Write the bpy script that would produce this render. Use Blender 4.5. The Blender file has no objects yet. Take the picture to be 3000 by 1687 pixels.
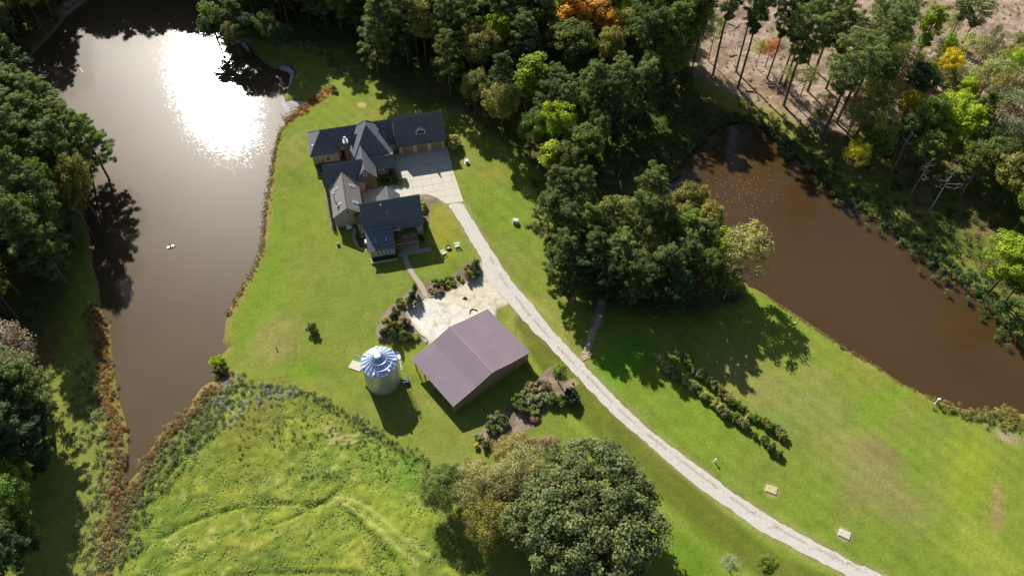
import bpy, math, random
import numpy as np
from mathutils import Matrix, Vector
random.seed(7); RNG = np.random.default_rng(7)
SC = bpy.context.scene; COL = SC.collection

# ------------------------------------------------------------ camera
HC = 120.0; FPX = 2300.0; TH = math.radians(52.8); RO = math.radians(.3)
_f = np.array([0, math.cos(TH), -math.sin(TH)]); _u0 = np.array([0, math.sin(TH), math.cos(TH)]); _r0 = np.array([1., 0, 0])
_r = _r0*math.cos(RO)+_u0*math.sin(RO); _u = -_r0*math.sin(RO)+_u0*math.cos(RO)
cd = bpy.data.cameras.new('drone_camera'); cam = bpy.data.objects.new('drone_camera', cd); COL.objects.link(cam)
cd.sensor_width = 36; cd.lens = 36*FPX/3000; cd.clip_start = 1; cd.clip_end = 6000
M = Matrix(((_r[0], _u[0], -_f[0], 0), (_r[1], _u[1], -_f[1], 0), (_r[2], _u[2], -_f[2], HC), (0, 0, 0, 1)))
cam.matrix_world = M; SC.camera = cam
# ------------------------------------------------------------ light
SUN_AZ = math.radians(-25.3); SUN_EL = math.radians(36)
W = bpy.data.worlds.new('World'); SC.world = W; W.use_nodes = True
nt = W.node_tree; bg = nt.nodes['Background']; sky = nt.nodes.new('ShaderNodeTexSky'); sky.sky_type = 'NISHITA'
sky.sun_disc = False; sky.sun_elevation = SUN_EL; sky.sun_rotation = SUN_AZ; sky.air_density = 1.0; sky.dust_density = 1.0
nt.links.new(sky.outputs[0], bg.inputs[0]); bg.inputs[1].default_value = 0.06
sd = bpy.data.lights.new('sun', 'SUN'); sun = bpy.data.objects.new('sun', sd); COL.objects.link(sun)
sd.energy = 5.0; sd.angle = math.radians(.5); sd.color = (1, .965, .90)
sv = Vector((math.sin(SUN_AZ)*math.cos(SUN_EL), math.cos(SUN_AZ)*math.cos(SUN_EL), math.sin(SUN_EL)))
sun.rotation_euler = sv.to_track_quat('Z', 'Y').to_euler(); sun.location = sv*300
SC.view_settings.view_transform = 'Standard'; SC.view_settings.look = 'None'; SC.view_settings.gamma = 1
SC.view_settings.exposure = 0.53
KA = 0.80      # lit colour read from a sunny level surface -> albedo

# ------------------------------------------------------------ helpers
FR = {'F':(0,0,1.1646),'A':(850,280,.23465),'B':(900,500,.23465),'C':(1000,740,.23465),'D':(980,960,.310559),'E':(1180,1200,.336066),
 'N':(0,0,.388199),'M':(900,0,.388199),'R':(1800,0,.465839),'I':(1500,450,.483092),'P':(2200,600,.448682),'H':(1600,900,.345125),
 'S':(2000,1200,.388199),'W':(0,900,.54315),'L':(0,200,.551876),'Q':(1010,980,.0897),'G':(1040,660,.09317),'X':(0,0,1)}
def P(fr, x, y, z=0.):
    """survey point: where a sight line meets the level z"""
    ox, oy, s = FR[fr]; d = _f+_r*(ox+x*s-1500)/FPX-_u*(oy+y*s-843.5)/FPX
    return np.array([0, 0, HC])+d*((HC-z)/-d[2])
def PL(fr, pts, z=0.): return [P(fr, x, y, z)[:2] for x, y in pts]
def lin(c):
    c = np.array(c, float)/255; return np.where(c <= .04045, c/12.92, ((c+.055)/1.055)**2.4)
def alb(r, g, b): return np.clip(lin((r, g, b))*KA, .003, .85)
def mat(name, col, rough=.9, spec=.3, metal=0., noise=0., nscale=3., bump=0., bscale=20., vcol=False, objcol=False, trans=0., noise2=0., n2scale=40.):
    m = bpy.data.materials.new(name); m.use_nodes = True; n = m.node_tree; b = n.nodes['Principled BSDF']
    b.inputs['Roughness'].default_value = rough; b.inputs['Specular IOR Level'].default_value = spec; b.inputs['Metallic'].default_value = metal
    tc = n.nodes.new('ShaderNodeTexCoord'); geo = n.nodes.new('ShaderNodeNewGeometry')
    cur = n.nodes.new('ShaderNodeRGB'); cur.outputs[0].default_value = (*[float(c) for c in col], 1); cur = cur.outputs[0]
    def mul(a, bb):
        x = n.nodes.new('ShaderNodeMix'); x.data_type = 'RGBA'; x.blend_type = 'MULTIPLY'; x.inputs[0].default_value = 1
        n.links.new(a, x.inputs[6]); n.links.new(bb, x.inputs[7]); return x.outputs[2]
    if vcol:
        a = n.nodes.new('ShaderNodeAttribute'); a.attribute_name = 'Col'; cur = mul(cur, a.outputs['Color'])
    if objcol:
        a = n.nodes.new('ShaderNodeObjectInfo'); cur = mul(cur, a.outputs['Color'])
    for amt, sc in ((noise, nscale), (noise2, n2scale)):
        if amt:
            t = n.nodes.new('ShaderNodeTexNoise'); t.inputs['Scale'].default_value = sc; t.inputs['Detail'].default_value = 5
            n.links.new(geo.outputs['Position'], t.inputs['Vector'])
            mr = n.nodes.new('ShaderNodeMapRange'); mr.inputs[1].default_value = .25; mr.inputs[2].default_value = .75
            mr.inputs[3].default_value = 1-amt; mr.inputs[4].default_value = 1+amt; n.links.new(t.outputs[0], mr.inputs[0])
            cur = mul(cur, mr.outputs[0])
    n.links.new(cur, b.inputs['Base Color'])
    if bump:
        t = n.nodes.new('ShaderNodeTexNoise'); t.inputs['Scale'].default_value = bscale; t.inputs['Detail'].default_value = 4
        n.links.new(geo.outputs['Position'], t.inputs['Vector'])
        bp = n.nodes.new('ShaderNodeBump'); bp.inputs['Strength'].default_value = 1; bp.inputs['Distance'].default_value = bump
        n.links.new(t.outputs[0], bp.inputs['Height']); n.links.new(bp.outputs[0], b.inputs['Normal'])
    if trans:
        tr = n.nodes.new('ShaderNodeBsdfTranslucent'); n.links.new(cur, tr.inputs[0])
        ms = n.nodes.new('ShaderNodeMixShader'); ms.inputs[0].default_value = trans
        out = n.nodes['Material Output']; n.links.new(b.outputs[0], ms.inputs[1]); n.links.new(tr.outputs[0], ms.inputs[2]); n.links.new(ms.outputs[0], out.inputs[0])
    return m
def set_nodes(m): return m.node_tree, m.node_tree.nodes, m.node_tree.links

def link(o, parent=None, label=None, cat=None, group=None, kind=None):
    if o.name not in COL.objects: COL.objects.link(o)
    if parent: o.parent = parent
    if label: o['label'] = label
    if cat: o['category'] = cat
    if group: o['group'] = group
    if kind: o['kind'] = kind
    return o
def empty(name, loc, rz=0., **k):
    o = bpy.data.objects.new(name, None); o.empty_display_size = .3; o.location = loc; o.rotation_euler = (0, 0, rz); return link(o, **k)
def np_mesh(name, V, Fc, col=None, smooth=False):
    """V (n,3), Fc (m,k) equal-sided faces"""
    me = bpy.data.meshes.new(name); V = np.asarray(V, np.float32); Fc = np.asarray(Fc, np.int32); k = Fc.shape[1]
    me.vertices.add(len(V)); me.vertices.foreach_set('co', V.ravel())
    me.loops.add(Fc.size); me.loops.foreach_set('vertex_index', Fc.ravel())
    me.polygons.add(len(Fc)); me.polygons.foreach_set('loop_start', np.arange(0, Fc.size, k, dtype=np.int32))
    if smooth: me.polygons.foreach_set('use_smooth', np.ones(len(Fc), bool))
    if col is not None:
        a = me.color_attributes.new('Col', 'FLOAT_COLOR', 'POINT'); c = np.ones((len(V), 4), np.float32); c[:, :3] = col; a.data.foreach_set('color', c.ravel())
    me.update(calc_edges=True); me.validate(); return me
def obj(name, me, m, parent=None, **k):
    o = bpy.data.objects.new(name, me)
    if m is not None and not me.materials: me.materials.append(m)
    return link(o, parent, **k)
class MB:
    def __init__(s): s.v = []; s.f = []
    def add(s, vs, fs):
        n = len(s.v); s.v += [tuple(float(c) for c in v) for v in vs]; s.f += [tuple(n+i for i in f) for f in fs]; return s
    def box(s, x0, x1, y0, y1, z0, z1, rz=0., c=None):
        vs = [(x, y, z) for z in (z0, z1) for x, y in ((x0, y0), (x1, y0), (x1, y1), (x0, y1))]
        if rz or c:
            c = c or (0, 0); cs, sn = math.cos(rz), math.sin(rz); vs = [(c[0]+x*cs-y*sn, c[1]+x*sn+y*cs, z) for x, y, z in vs]
        return s.add(vs, [(3, 2, 1, 0), (4, 5, 6, 7), (0, 1, 5, 4), (1, 2, 6, 5), (2, 3, 7, 6), (3, 0, 4, 7)])
    def tube(s, pts, rad, n=6, cap=True):
        pts = [Vector(p) for p in pts]; base = len(s.v); vs = []; fs = []
        for i, p in enumerate(pts):
            d = (pts[min(i+1, len(pts)-1)]-pts[max(i-1, 0)]).normalized(); a = d.orthogonal().normalized(); 
            if i and abs(a.dot(pa)) < .999: a = (pa-d*pa.dot(d)).normalized()
            pa = a; b = d.cross(a); r = rad[i] if hasattr(rad, '__len__') else rad
            vs += [p+(a*math.cos(t)+b*math.sin(t))*r for t in (2*math.pi*k/n for k in range(n))]
        for i in range(len(pts)-1):
            for k in range(n): fs.append((i*n+k, i*n+(k+1) % n, (i+1)*n+(k+1) % n, (i+1)*n+k))
        if cap: fs += [tuple(range(n))[::-1], tuple((len(pts)-1)*n+k for k in range(n))]
        return s.add(vs, fs)
    def lathe(s, prof, n=24, c=(0, 0)):
        vs = []; fs = []
        for r, z in prof: vs += [(c[0]+r*math.cos(2*math.pi*k/n), c[1]+r*math.sin(2*math.pi*k/n), z) for k in range(n)]
        for i in range(len(prof)-1):
            for k in range(n): fs.append((i*n+k, i*n+(k+1) % n, (i+1)*n+(k+1) % n, (i+1)*n+k))
        fs += [tuple(range(n))[::-1], tuple((len(prof)-1)*n+k for k in range(n))]
        return s.add(vs, fs)
    def solid(s, top, faces, t):
        """roof skin of thickness t straight down"""
        n = len(top); vs = list(top)+[(x, y, z-t) for x, y, z in top]; fs = [tuple(f) for f in faces]+[tuple(n+i for i in f[::-1]) for f in faces]
        ed = {}
        for f in faces:
            for i in range(len(f)):
                a, b = f[i], f[(i+1) % len(f)]; ed[(a, b)] = 1
        for a, b in ed:
            if (b, a) not in ed: fs.append((b, a, n+a, n+b))
        return s.add(vs, fs)
    def build(s, name, m, parent=None, smooth=False, **k):
        me = bpy.data.meshes.new(name); me.from_pydata(s.v, [], s.f); me.update()
        if smooth: me.polygons.foreach_set('use_smooth', [True]*len(me.polygons))
        return obj(name, me, m, parent, **k)
# numpy noise + polygons
def vnoise(x, y, scale, seed=0):
    x = x/scale; y = y/scale; xi = np.floor(x).astype(np.int64); yi = np.floor(y).astype(np.int64); fx = x-xi; fy = y-yi
    fx = fx*fx*(3-2*fx); fy = fy*fy*(3-2*fy)
    def h(a, b):
        n = (a*374761393+b*668265263+seed*1442695041) & 0xffffffff; n = ((n ^ (n >> 13))*1274126177) & 0xffffffff; return ((n ^ (n >> 16)) & 0xffff)/65535.
    return (h(xi, yi)*(1-fx)+h(xi+1, yi)*fx)*(1-fy)+(h(xi, yi+1)*(1-fx)+h(xi+1, yi+1)*fx)*fy
def fbm(x, y, scale, seed=0, o=4):
    t = 0; a = .5; s = 0
    for i in range(o): t = t+a*vnoise(x, y, scale/2**i, seed+i*17); s += a; a *= .55
    return t/s
def sdist(x, y, poly):
    """signed distance, + inside"""
    d = np.full(x.shape, 1e18); ins = np.zeros(x.shape, bool); n = len(poly)
    for i in range(n):
        ax, ay = poly[i]; bx, by = poly[(i+1) % n]; ex, ey = bx-ax, by-ay
        t = np.clip(((x-ax)*ex+(y-ay)*ey)/(ex*ex+ey*ey+1e-12), 0, 1); d = np.minimum(d, (x-ax-t*ex)**2+(y-ay-t*ey)**2)
        c = ((ay > y) != (by > y)) & (x < (bx-ax)*(y-ay)/((by-ay) if by != ay else 1e-12)+ax); ins ^= c
    d = np.sqrt(d); return np.where(ins, d, -d)
def ldist(x, y, line):
    d = np.full(x.shape, 1e18)
    for (ax, ay), (bx, by) in zip(line[:-1], line[1:]):
        ex, ey = bx-ax, by-ay; t = np.clip(((x-ax)*ex+(y-ay)*ey)/(ex*ex+ey*ey+1e-12), 0, 1); d = np.minimum(d, (x-ax-t*ex)**2+(y-ay-t*ey)**2)
    return np.sqrt(d)
def inside(pt, poly): return bool(sdist(np.array([pt[0]]), np.array([pt[1]]), poly)[0] > 0)
def ss(x, a, b): t = np.clip((x-a)/(b-a), 0, 1); return t*t*(3-2*t)
def chaikin(pts, closed=True, it=2):
    pts = [np.array(p, float) for p in pts]
    for _ in range(it):
        q = []; n = len(pts)
        for i in range(n if closed else n-1):
            a, b = pts[i], pts[(i+1) % n]; q += [a*.75+b*.25, a*.25+b*.75]
        if not closed: q = [pts[0]]+q+[pts[-1]]
        pts = q
    return pts

# ------------------------------------------------------------ outlines on the ground
pond_w = PL('W', [(665,985),(715,920),(760,870),(800,790),(830,740),(860,690),(910,640),(1000,590),(1030,530),(1060,470),(1090,430),(1130,405),(1180,390),(1195,415),(1240,410),(1245,380),(1200,360),(1180,340),(1150,310),(1185,270),(1230,220),(1200,190),(1210,150),(1215,90),(1240,0)], -.35)
pond_w += PL('F', [(572,790),(597,745),(632,690),(655,630),(662,590),(668,530),(675,470),(686,400),(690,380),(700,335),(725,300),(752,278),(766,262),(760,255),(735,253),(718,258),(713,240),(735,205),(743,180),(735,168),(715,165),(690,175),(655,150),(630,115),(600,95),(570,70),(560,40),(520,0),(500,-70),(400,-62),(330,-55),(250,-10)], -.35)
pond_w += PL('N', [(640,20),(500,130),(430,220),(330,330),(230,430),(200,560),(230,700),(300,830)], -.35)
pond_w += PL('L', [(290,330),(340,450),(420,600),(440,750),(480,900),(495,1060),(520,1130),(535,1250),(555,1350),(570,1420)], -.35)
pond_w += PL('W', [(580,70),(585,130),(600,180),(600,250),(612,330),(628,430),(640,500),(665,570),(685,650),(690,740),(685,830),(665,900)], -.35)
pond_e = PL('R', [(335,1150),(375,1090),(410,1040),(500,920),(600,830),(720,765),(850,765),(950,800),(1030,860),(1130,960),(1230,1050),(1330,1150),(1450,1240),(1600,1340),(1700,1400)], -.35)
pond_e += PL('P', [(880,110),(1000,210),(1130,300),(1230,390),(1330,460),(1440,545),(1510,610),(1570,680),(1640,750),(1700,850),(1783,940),(1950,1100),(2010,1300),(1900,1400),(1783,1365),(1700,1355),(1600,1350),(1500,1352),(1400,1335),(1300,1310),(1210,1280),(1100,1225),(960,1155),(830,1060),(700,995),(590,920),(480,850),(400,790),(290,720),(180,650),(100,590),(30,550)], -.35)
pond_e += PL('I', [(1440,810),(1350,700),(1250,600),(1150,450),(1050,350),(980,270)], -.35)
drive = PL('B', [(1750,420),(1800,480),(1880,600),(1990,770),(2050,900),(2130,1020),(2180,1100)])+PL('C', [(1760,240),(1900,430),(2090,620),(2230,800),(2400,990),(2540,1110)])+PL('H', [(0,310),(150,470),(270,600),(400,740),(540,880),(680,1010),(800,1110),(960,1250),(1100,1370),(1190,1445)])+PL('S', [(300,720),(450,810),(550,890),(660,950),(760,1000),(900,1080),(1050,1150),(1200,1230),(1320,1290),(1800,1500),(2000,1420),(1750,1340),(1530,1255),(1450,1215),(1300,1160),(1150,1080),(1000,990),(860,920),(700,830),(580,750),(430,660),(280,550),(150,450)])+PL('H', [(1100,1210),(960,1100),(830,1000),(700,880),(570,740),(450,620),(330,490),(210,370),(100,250),(0,130)])+PL('C', [(2450,740),(2350,620),(2250,500),(2150,380),(2050,240),(1960,110)])+PL('B', [(2170,790),(2080,640),(2000,520),(1945,400)])
straw = PL('C', [(1085,552),(1160,550),(1250,525),(1400,455),(1500,400),(1600,350),(1700,300),(1735,200),(1745,100),(1800,120),(1950,350),(2120,600),(2080,640),(2030,660),(1930,720),(1900,900),(1500,1300),(1120,1150),(1060,1100),(1000,1030),(930,960),(870,870),(830,780),(825,700),(880,650),(1000,590)])
bed1 = PL('C', [(430,1000),(440,930),(480,830),(540,740),(600,690),(680,620),(780,540),(850,470),(870,400),(930,400),(970,440),(1000,490),(1020,570),(960,610),(870,650),(815,700),(820,760),(865,870),(930,970),(1000,1030),(1075,1090),(1060,1130),(960,1120),(850,1080),(700,1110),(500,1105),(440,1060)])
bed2 = PL('C', [(1030,390),(1100,350),(1350,300),(1480,220),(1560,130),(1640,85),(1735,95),(1730,250),(1600,350),(1500,400),(1400,450),(1250,520),(1160,550),(1090,545),(1050,440)])
bed3 = PL('D', [(1980,420),(2030,370),(2090,370),(2120,420),(2120,500),(2180,510),(2250,480),(2290,540),(2200,600),(2330,700),(2150,730),(2000,760),(1930,800),(1925,900),(1880,945),(1780,960),(1790,1010),(1700,1060),(1560,1100),(1450,1150),(1360,1130),(1345,1040),(1400,950),(1450,850),(1540,800),(1640,800),(1640,720),(1800,600),(1900,500)])
bed4 = PL('B', [(1398,305),(1500,300),(1600,335),(1690,395),(1640,412),(1560,410),(1520,470),(1500,500),(1530,560),(1500,700),(1440,700),(1400,500)])
bed5 = PL('B', [(130,40),(170,60),(215,180),(280,180),(350,560),(395,700),(380,735),(300,740),(265,560),(215,240),(180,130)])
walk = chaikin(PL('B', [(1180,985),(1240,985),(1250,1080)])+PL('C', [(850,120),(890,210),(950,300),(1010,370),(1060,460),(1090,553),(1030,567),(1000,490),(960,420),(900,330),(830,230),(790,150)])+PL('B', [(1180,1060)]), True, 1)
walk2 = chaikin(PL('B', [(585,660),(640,665),(600,760),(615,850),(650,930),(700,975),(770,960),(770,1000),(690,1003),(620,965),(570,880),(552,760)]), True, 2)
field = PL('F', [(240,1460),(262,1370),(290,1250),(345,1190),(440,1110),(530,1030),(600,960),(640,965),(700,975),(800,1000),(860,1040),(940,1080),(1030,1140),(1070,1170),(1120,1290),(1180,1390),(1260,1460)])+PL('F', [(1300,1800),(200,1800)])
clear = PL('F', [(1660,-200),(1620,60),(1700,150),(1760,200),(1830,240),(1930,270),(2040,330),(2120,340),(2200,300),(2330,330),(2450,300),(2700,320),(3200,200),(3200,-600),(1600,-600)])
clear2 = PL('N', [(440,60),(600,-60),(640,20),(500,130)])+PL('N', [(460,100)])
wood = PL('F', [(520,0),(570,70),(650,110),(740,115),(860,130),(910,190),(960,215),(1060,285),(1150,275),(1225,325),(1290,380),(1360,440),(1400,500),(1400,640),(1480,780),(1640,810),(1760,800),(1880,760),(1860,650),(1700,580),(1690,450),(1760,330),(1850,290),(1800,230),(1700,150),(1620,60),(1660,-600),(300,-600),(300,-110),(500,-100)])
woodr = PL('F', [(1960,300),(2060,330),(2200,300),(2330,320),(2450,300),(2700,320),(3000,400),(3000,900),(2700,900),(2560,800),(2480,700),(2380,610),(2280,540),(2180,470),(2080,400)])
woodl = PL('F', [(-500,-400),(250,-60),(180,40),(110,120),(60,200),(40,300),(90,380),(120,470),(180,600),(170,760),(120,960),(60,1180),(0,1460),(-600,1500)])

# ------------------------------------------------------------ ground sheet (albedo map + relief)
def axis(a, b, step, far):
    core = np.arange(a, b, step); o = np.array([12, 30, 70, 150, 400, 1000, far]); return np.concatenate([(a-o)[::-1], core, b+o])
gx = axis(-140, 140, .4, 3000.); gy = axis(22, 192, .36, 3000.)
X, Y = np.meshgrid(gx, gy); nx, ny = len(gx), len(gy)
n1 = fbm(X, Y, 22, 1); n2 = fbm(X, Y, 6, 5); n3 = fbm(X, Y, 1.6, 9, 3); n4 = fbm(X, Y, 45, 23, 3)
jit = (n3-.5)*1.2+(n2-.5)*1.0
def mix(c, col, m): return c+(np.asarray(col)-c)*m[..., None]
core = (np.abs(X) < 139) & (Y > 22) & (Y < 191)
SD = {}
def sdm(name, poly):
    if name not in SD:
        p = np.array(poly); r = np.full(X.shape, -50.)
        b = (X > p[:, 0].min()-12) & (X < p[:, 0].max()+12) & (Y > p[:, 1].min()-12) & (Y < p[:, 1].max()+12)
        r[b] = sdist(X[b], Y[b], poly); SD[name] = r
    return SD[name]
C_green = alb(130,142,60); C_bright = alb(122,150,48); C_olive = alb(142,146,64); C_tan = alb(154,146,86); C_deep = alb(104,128,44); C_brown = alb(142,122,84)
g = np.zeros(X.shape+(3,))+C_green
g = mix(g, C_olive, ss(n1, .36, .62)*.85); g = mix(g, C_bright, ss(n4, .5, .72)*.55); g = mix(g, C_deep, ss(n2, .55, .75)*.45); g = mix(g, C_tan, ss(fbm(X, Y, 12, 77), .6, .8)*.5)
def blob(fr, x, y, rx, ry, col, k=1., rot=0., soft=.95):
    """broad patch of differently coloured turf"""
    global g
    c = P(fr, x, y); s = FR[fr][2]/15.3; rx *= s; ry *= s*1.2; dx = X-c[0]; dy = Y-c[1]; a = math.radians(rot)
    u = (dx*math.cos(a)+dy*math.sin(a))/rx; v = (-dx*math.sin(a)+dy*math.cos(a))/ry
    k = min(1, k*1.0)
    g = mix(g, col, ss(1.25-np.sqrt(u*u+v*v)+(n2-.5)*.8+(n3-.5)*.3, 0, soft)*k)
blob('F',660,800,70,170,C_bright,.6); blob('F',760,560,60,170,C_bright,.35); blob('F',680,860,85,75,C_tan,.75); blob('F',780,650,60,90,C_olive,.4)
blob('F',620,830,20,70,C_bright,.9); blob('F',740,930,60,35,C_bright,.7); blob('F',690,560,20,200,C_bright,.6,8)
blob('F',1060,1080,110,50,C_green,.6); blob('F',1120,560,60,90,alb(158,150,66),.7); blob('F',1110,620,50,60,alb(150,152,52),.6)
blob('F',860,220,60,70,alb(140,156,70),.6); blob('F',910,265,12,10,alb(196,176,120),.9,0,.3); blob('F',940,290,40,20,alb(150,142,72),.5)
blob('F',1230,440,50,40,alb(150,145,62),.6); blob('F',1290,560,40,120,C_bright,.45,30); blob('F',1350,820,80,70,alb(158,152,86),.55,40)
blob('F',1480,1040,90,80,C_bright,.75); blob('F',1560,900,60,110,alb(96,160,30),.6,-40); blob('F',1750,1030,90,120,C_bright,.55,-40)
blob('F',1900,960,140,80,C_tan,.6,-30); blob('F',2060,1040,120,60,alb(150,148,92),.5,-20); blob('F',2230,1010,40,170,C_bright,.75,-50)
blob('F',2330,1100,60,120,C_bright,.5,-40); blob('F',2150,1130,110,50,C_tan,.6,-20); blob('F',2215,1145,55,28,C_brown,.85,-25); blob('F',2180,1200,120,70,alb(150,146,88),.6,-35)
blob('F',2250,1250,90,60,alb(146,138,84),.5,-30); blob('F',2130,1260,40,60,alb(150,130,80),.4,-35); blob('F',2200,1330,160,60,C_green,.5,-30); blob('F',2440,1200,60,120,alb(150,165,50),.6,-30)
blob('F',1960,1180,90,160,C_green,.6,-40); blob('F',2510,1280,20,60,alb(172,142,98),.7,-20); blob('F',2480,1400,90,60,alb(160,168,66),.6,-20)
blob('F',1750,1390,60,60,alb(100,134,32),.6,-30); blob('F',1850,1370,50,50,C_bright,.4,-30); blob('F',1960,1050,45,20,alb(120,146,70),.5,-50)
blob('F',2540,1100,40,18,alb(178,162,128),.8,-20)
blob('F',1420,860,45,110,alb(156,146,84),.35,40); blob('F',1890,280,60,30,alb(150,150,60),.8,-30)
# worn verge along the gravel drive
dl = sdm('drive', drive); verge = ss(dl+jit*.5, -1.6, 0); g = mix(g, alb(160,150,98), verge*.55)
dline = PL('F', [(1330,810),(1420,960),(1540,1090),(1650,1190),(1800,1320),(1960,1440),(2060,1480)])
dd = ldist(X, Y, dline); g = mix(g, alb(108,112,44), ss(3.0-dd+jit*.6, 0, 1)*.75*core); g = mix(g, alb(150,158,70), ss(1.2-np.abs(dd-3.9)+jit*.5, 0, 1)*.5)
# rough meadow
sf = sdm('field', field); mf = ss(sf+jit*.8, -.3, .8)
fc = np.zeros_like(g)+alb(136,148,56); fc = mix(fc, alb(164,168,72), ss(fbm(X, Y, 3.2, 31), .45, .7)*.8); fc = mix(fc, alb(112,128,52), ss(fbm(X, Y, 4, 41), .52, .72)*.8); fc = mix(fc, alb(106,136,56), ss(fbm(X, Y, 9, 43), .5, .7)*.5)
fc = mix(fc, alb(106,124,50), ss(fbm(X, Y, 1.4, 47, 3), .54, .74)*.7); fc = mix(fc, alb(182,184,98), ss(fbm(X, Y, 1.8, 49, 3), .6, .8)*.6)
g = mix(g, fc, mf); g = mix(g, alb(98,112,50), ss(1.1-np.abs(sf-.7)+jit*.5, 0, .9)*.6*(sf > -1))
blobs_f = [(640,1060,60,80,alb(132,126,62),.7,-20),(760,1020,80,30,alb(124,132,62),.6,-20),(620,1150,80,60,alb(128,134,52),.6,0),(850,1060,60,25,alb(150,150,66),.6,0),(1020,1200,60,60,alb(108,146,54),.7,0),(930,1160,60,60,alb(122,154,60),.6,0),(480,1130,40,60,alb(120,140,62),.7,-30),(900,1300,160,60,alb(158,170,66),.5,0)]
for b in blobs_f: blob('F', *b)
mf2 = mf
def trk(line, w, dep, colr, k):
    global g
    p = chaikin(PL('F', line), False, 3); d = ldist(X[core], Y[core], p)+(n3[core]-.5)*.7; m = np.zeros(X.shape); m[core] = ss(w-d, 0, w*.6); g = mix(g, colr, m*k); return m*dep
ztr = trk([(330,1400),(440,1330),(540,1290),(620,1268),(700,1262),(780,1272),(830,1258),(870,1280),(930,1340),(990,1400),(1020,1449)], .36, -.26, alb(84,106,36), .85)
ztr = ztr+trk([(640,1330),(720,1310),(780,1275),(840,1245),(870,1210),(880,1180)], .3, -.22, alb(90,112,40), .8)
ztr = ztr+trk([(830,1262),(880,1272),(930,1310),(980,1360),(1050,1420)], .4, .1, alb(184,188,102), .75)+trk([(850,1250),(900,1262),(950,1295),(1010,1350),(1080,1400)], .5, .12, alb(182,186,100), .7)
ztr = ztr+trk([(830,1300),(860,1290),(900,1320),(940,1380),(960,1449)], .4, -.2, alb(120,140,54), .6)+trk([(600,1449),(700,1440),(800,1438),(900,1442)], .5, -.3, alb(100,120,44), .6)
ztr = ztr+trk([(420,1140),(520,1050),(600,980)], .8, .05, alb(150,158,72), .7)+trk([(360,1200),(450,1130),(560,1030)], .6, .05, alb(118,140,44), .8)
for k in range(5): ztr = ztr+trk([(808+k*3,1072+k*10),(840,1082+k*9),(880,1078+k*9),(905,1085+k*6)], .22, .12, alb(196,180,120), .8)
# ruts of mud in the lawn by the west pond
for ln in ([(742,868),(745,900),(735,935),(712,952),(690,948)], [(700,850),(702,872)], [(655,955),(680,950),(700,960),(720,962)]): trk(ln, .22, 0, alb(120,112,74), .5)
# leaf litter, clear cut, shore mud
mw = ss(sdm('wood', wood)+jit*2.2, -1.5, 2.5); g = mix(g, mix(np.zeros_like(g)+alb(74,84,40), alb(92,82,54), ss(n2, .4, .6)), mw*.85)
mr_ = ss(sdm('woodr', woodr)+jit*2.2, -1.5, 2.5); g = mix(g, mix(np.zeros_like(g)+alb(86,104,46), alb(124,104,66), ss(n2, .4, .6)), mr_*.8)
ml = ss(sdm('woodl', woodl)+jit*2.2, -3, 2.5); g = mix(g, mix(np.zeros_like(g)+alb(92,96,48), alb(120,98,64), ss(n2, .4, .6)), ml*.85)
cc = mix(np.zeros_like(g)+alb(184,160,140), alb(152,130,110), ss(fbm(X, Y, 3, 61), .4, .65)); cc = mix(cc, alb(205,180,160), ss(fbm(X, Y, 2, 67, 3), .6, .8)*.7); cc = mix(cc, alb(140,140,78), ss(fbm(X, Y, 14, 71), .58, .72)*.5)
mc = ss(sdm('clear', clear)+jit*3, -2, 2.5); g = mix(g, cc, mc); 
mc2 = ss(sdm('clear2', clear2)+jit, -2, 1); g = mix(g, cc, mc2)
g = mix(g, alb(150,140,70), ss(3.5-ldist(X, Y, PL('R', [(560,560),(700,640),(850,680),(1000,740),(1150,850)]))+jit, 0, 3)*.8)
g = mix(g, alb(162,138,98), ss(3.0-ldist(X, Y, PL('R', [(560,500),(760,500),(900,560),(1050,680),(1250,860)]))+jit, 0, 3)*.55)
sw = sdm('pond_w', pond_w); se = sdm('pond_e', pond_e)
for s_, w_ in ((sw, .9), (se, .7)): g = mix(g, alb(148,120,82), ss(w_+s_+jit*.4, 0, .5)*(s_ > -8)*.8)
# west bank of the west pond: tawny grass strip
wb = PL('W', [(520,20),(555,180),(580,400),(620,560),(655,700),(645,860),(640,1000),(650,1100),(600,1250),(570,1400)]); m = ss(3.0-ldist(X, Y, wb)+jit, 0, 2.0); g = mix(g, alb(148,116,66), m*.75)
wb2 = PL('W', [(470,400),(500,700),(520,900),(450,1100),(400,1300)]); g = mix(g, alb(138,142,70), ss(7-ldist(X, Y, wb2)+jit, 0, 3)*.55)
eb = PL('W', [(1180,420),(1080,520),(900,660),(800,780),(730,930),(680,1050)]); g = mix(g, alb(140,122,72), ss(2.4-ldist(X, Y, eb)+jit, 0, 1.6)*.7)
lw = ldist(X, Y, PL('F', [(690,380),(662,590),(655,630),(597,745),(572,790)])); g = mix(g, alb(150,134,78), ss(1.6-lw+jit*.6, 0, .9)*.8)
cove = PL('N', [(2270,760),(2300,800),(2260,850),(2180,910),(2130,960)]) ; g = mix(g, alb(160,112,62), ss(1.8-ldist(X, Y, PL('N', [(2120,940),(2300,820),(2400,740),(2500,690)]))+jit*.6, 0, 1)*.85)
# mulch beds, with edges
for nm, bp_ in (('bed1', bed1), ('bed2', bed2), ('bed3', bed3), ('bed4', bed4), ('bed5', bed5)): g = mix(g, mix(np.zeros_like(g)+alb(166,148,130), alb(132,114,98), ss(n3, .4, .65)), ss(sdm(nm, bp_)+jit*.15, -.15, .15))
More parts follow.
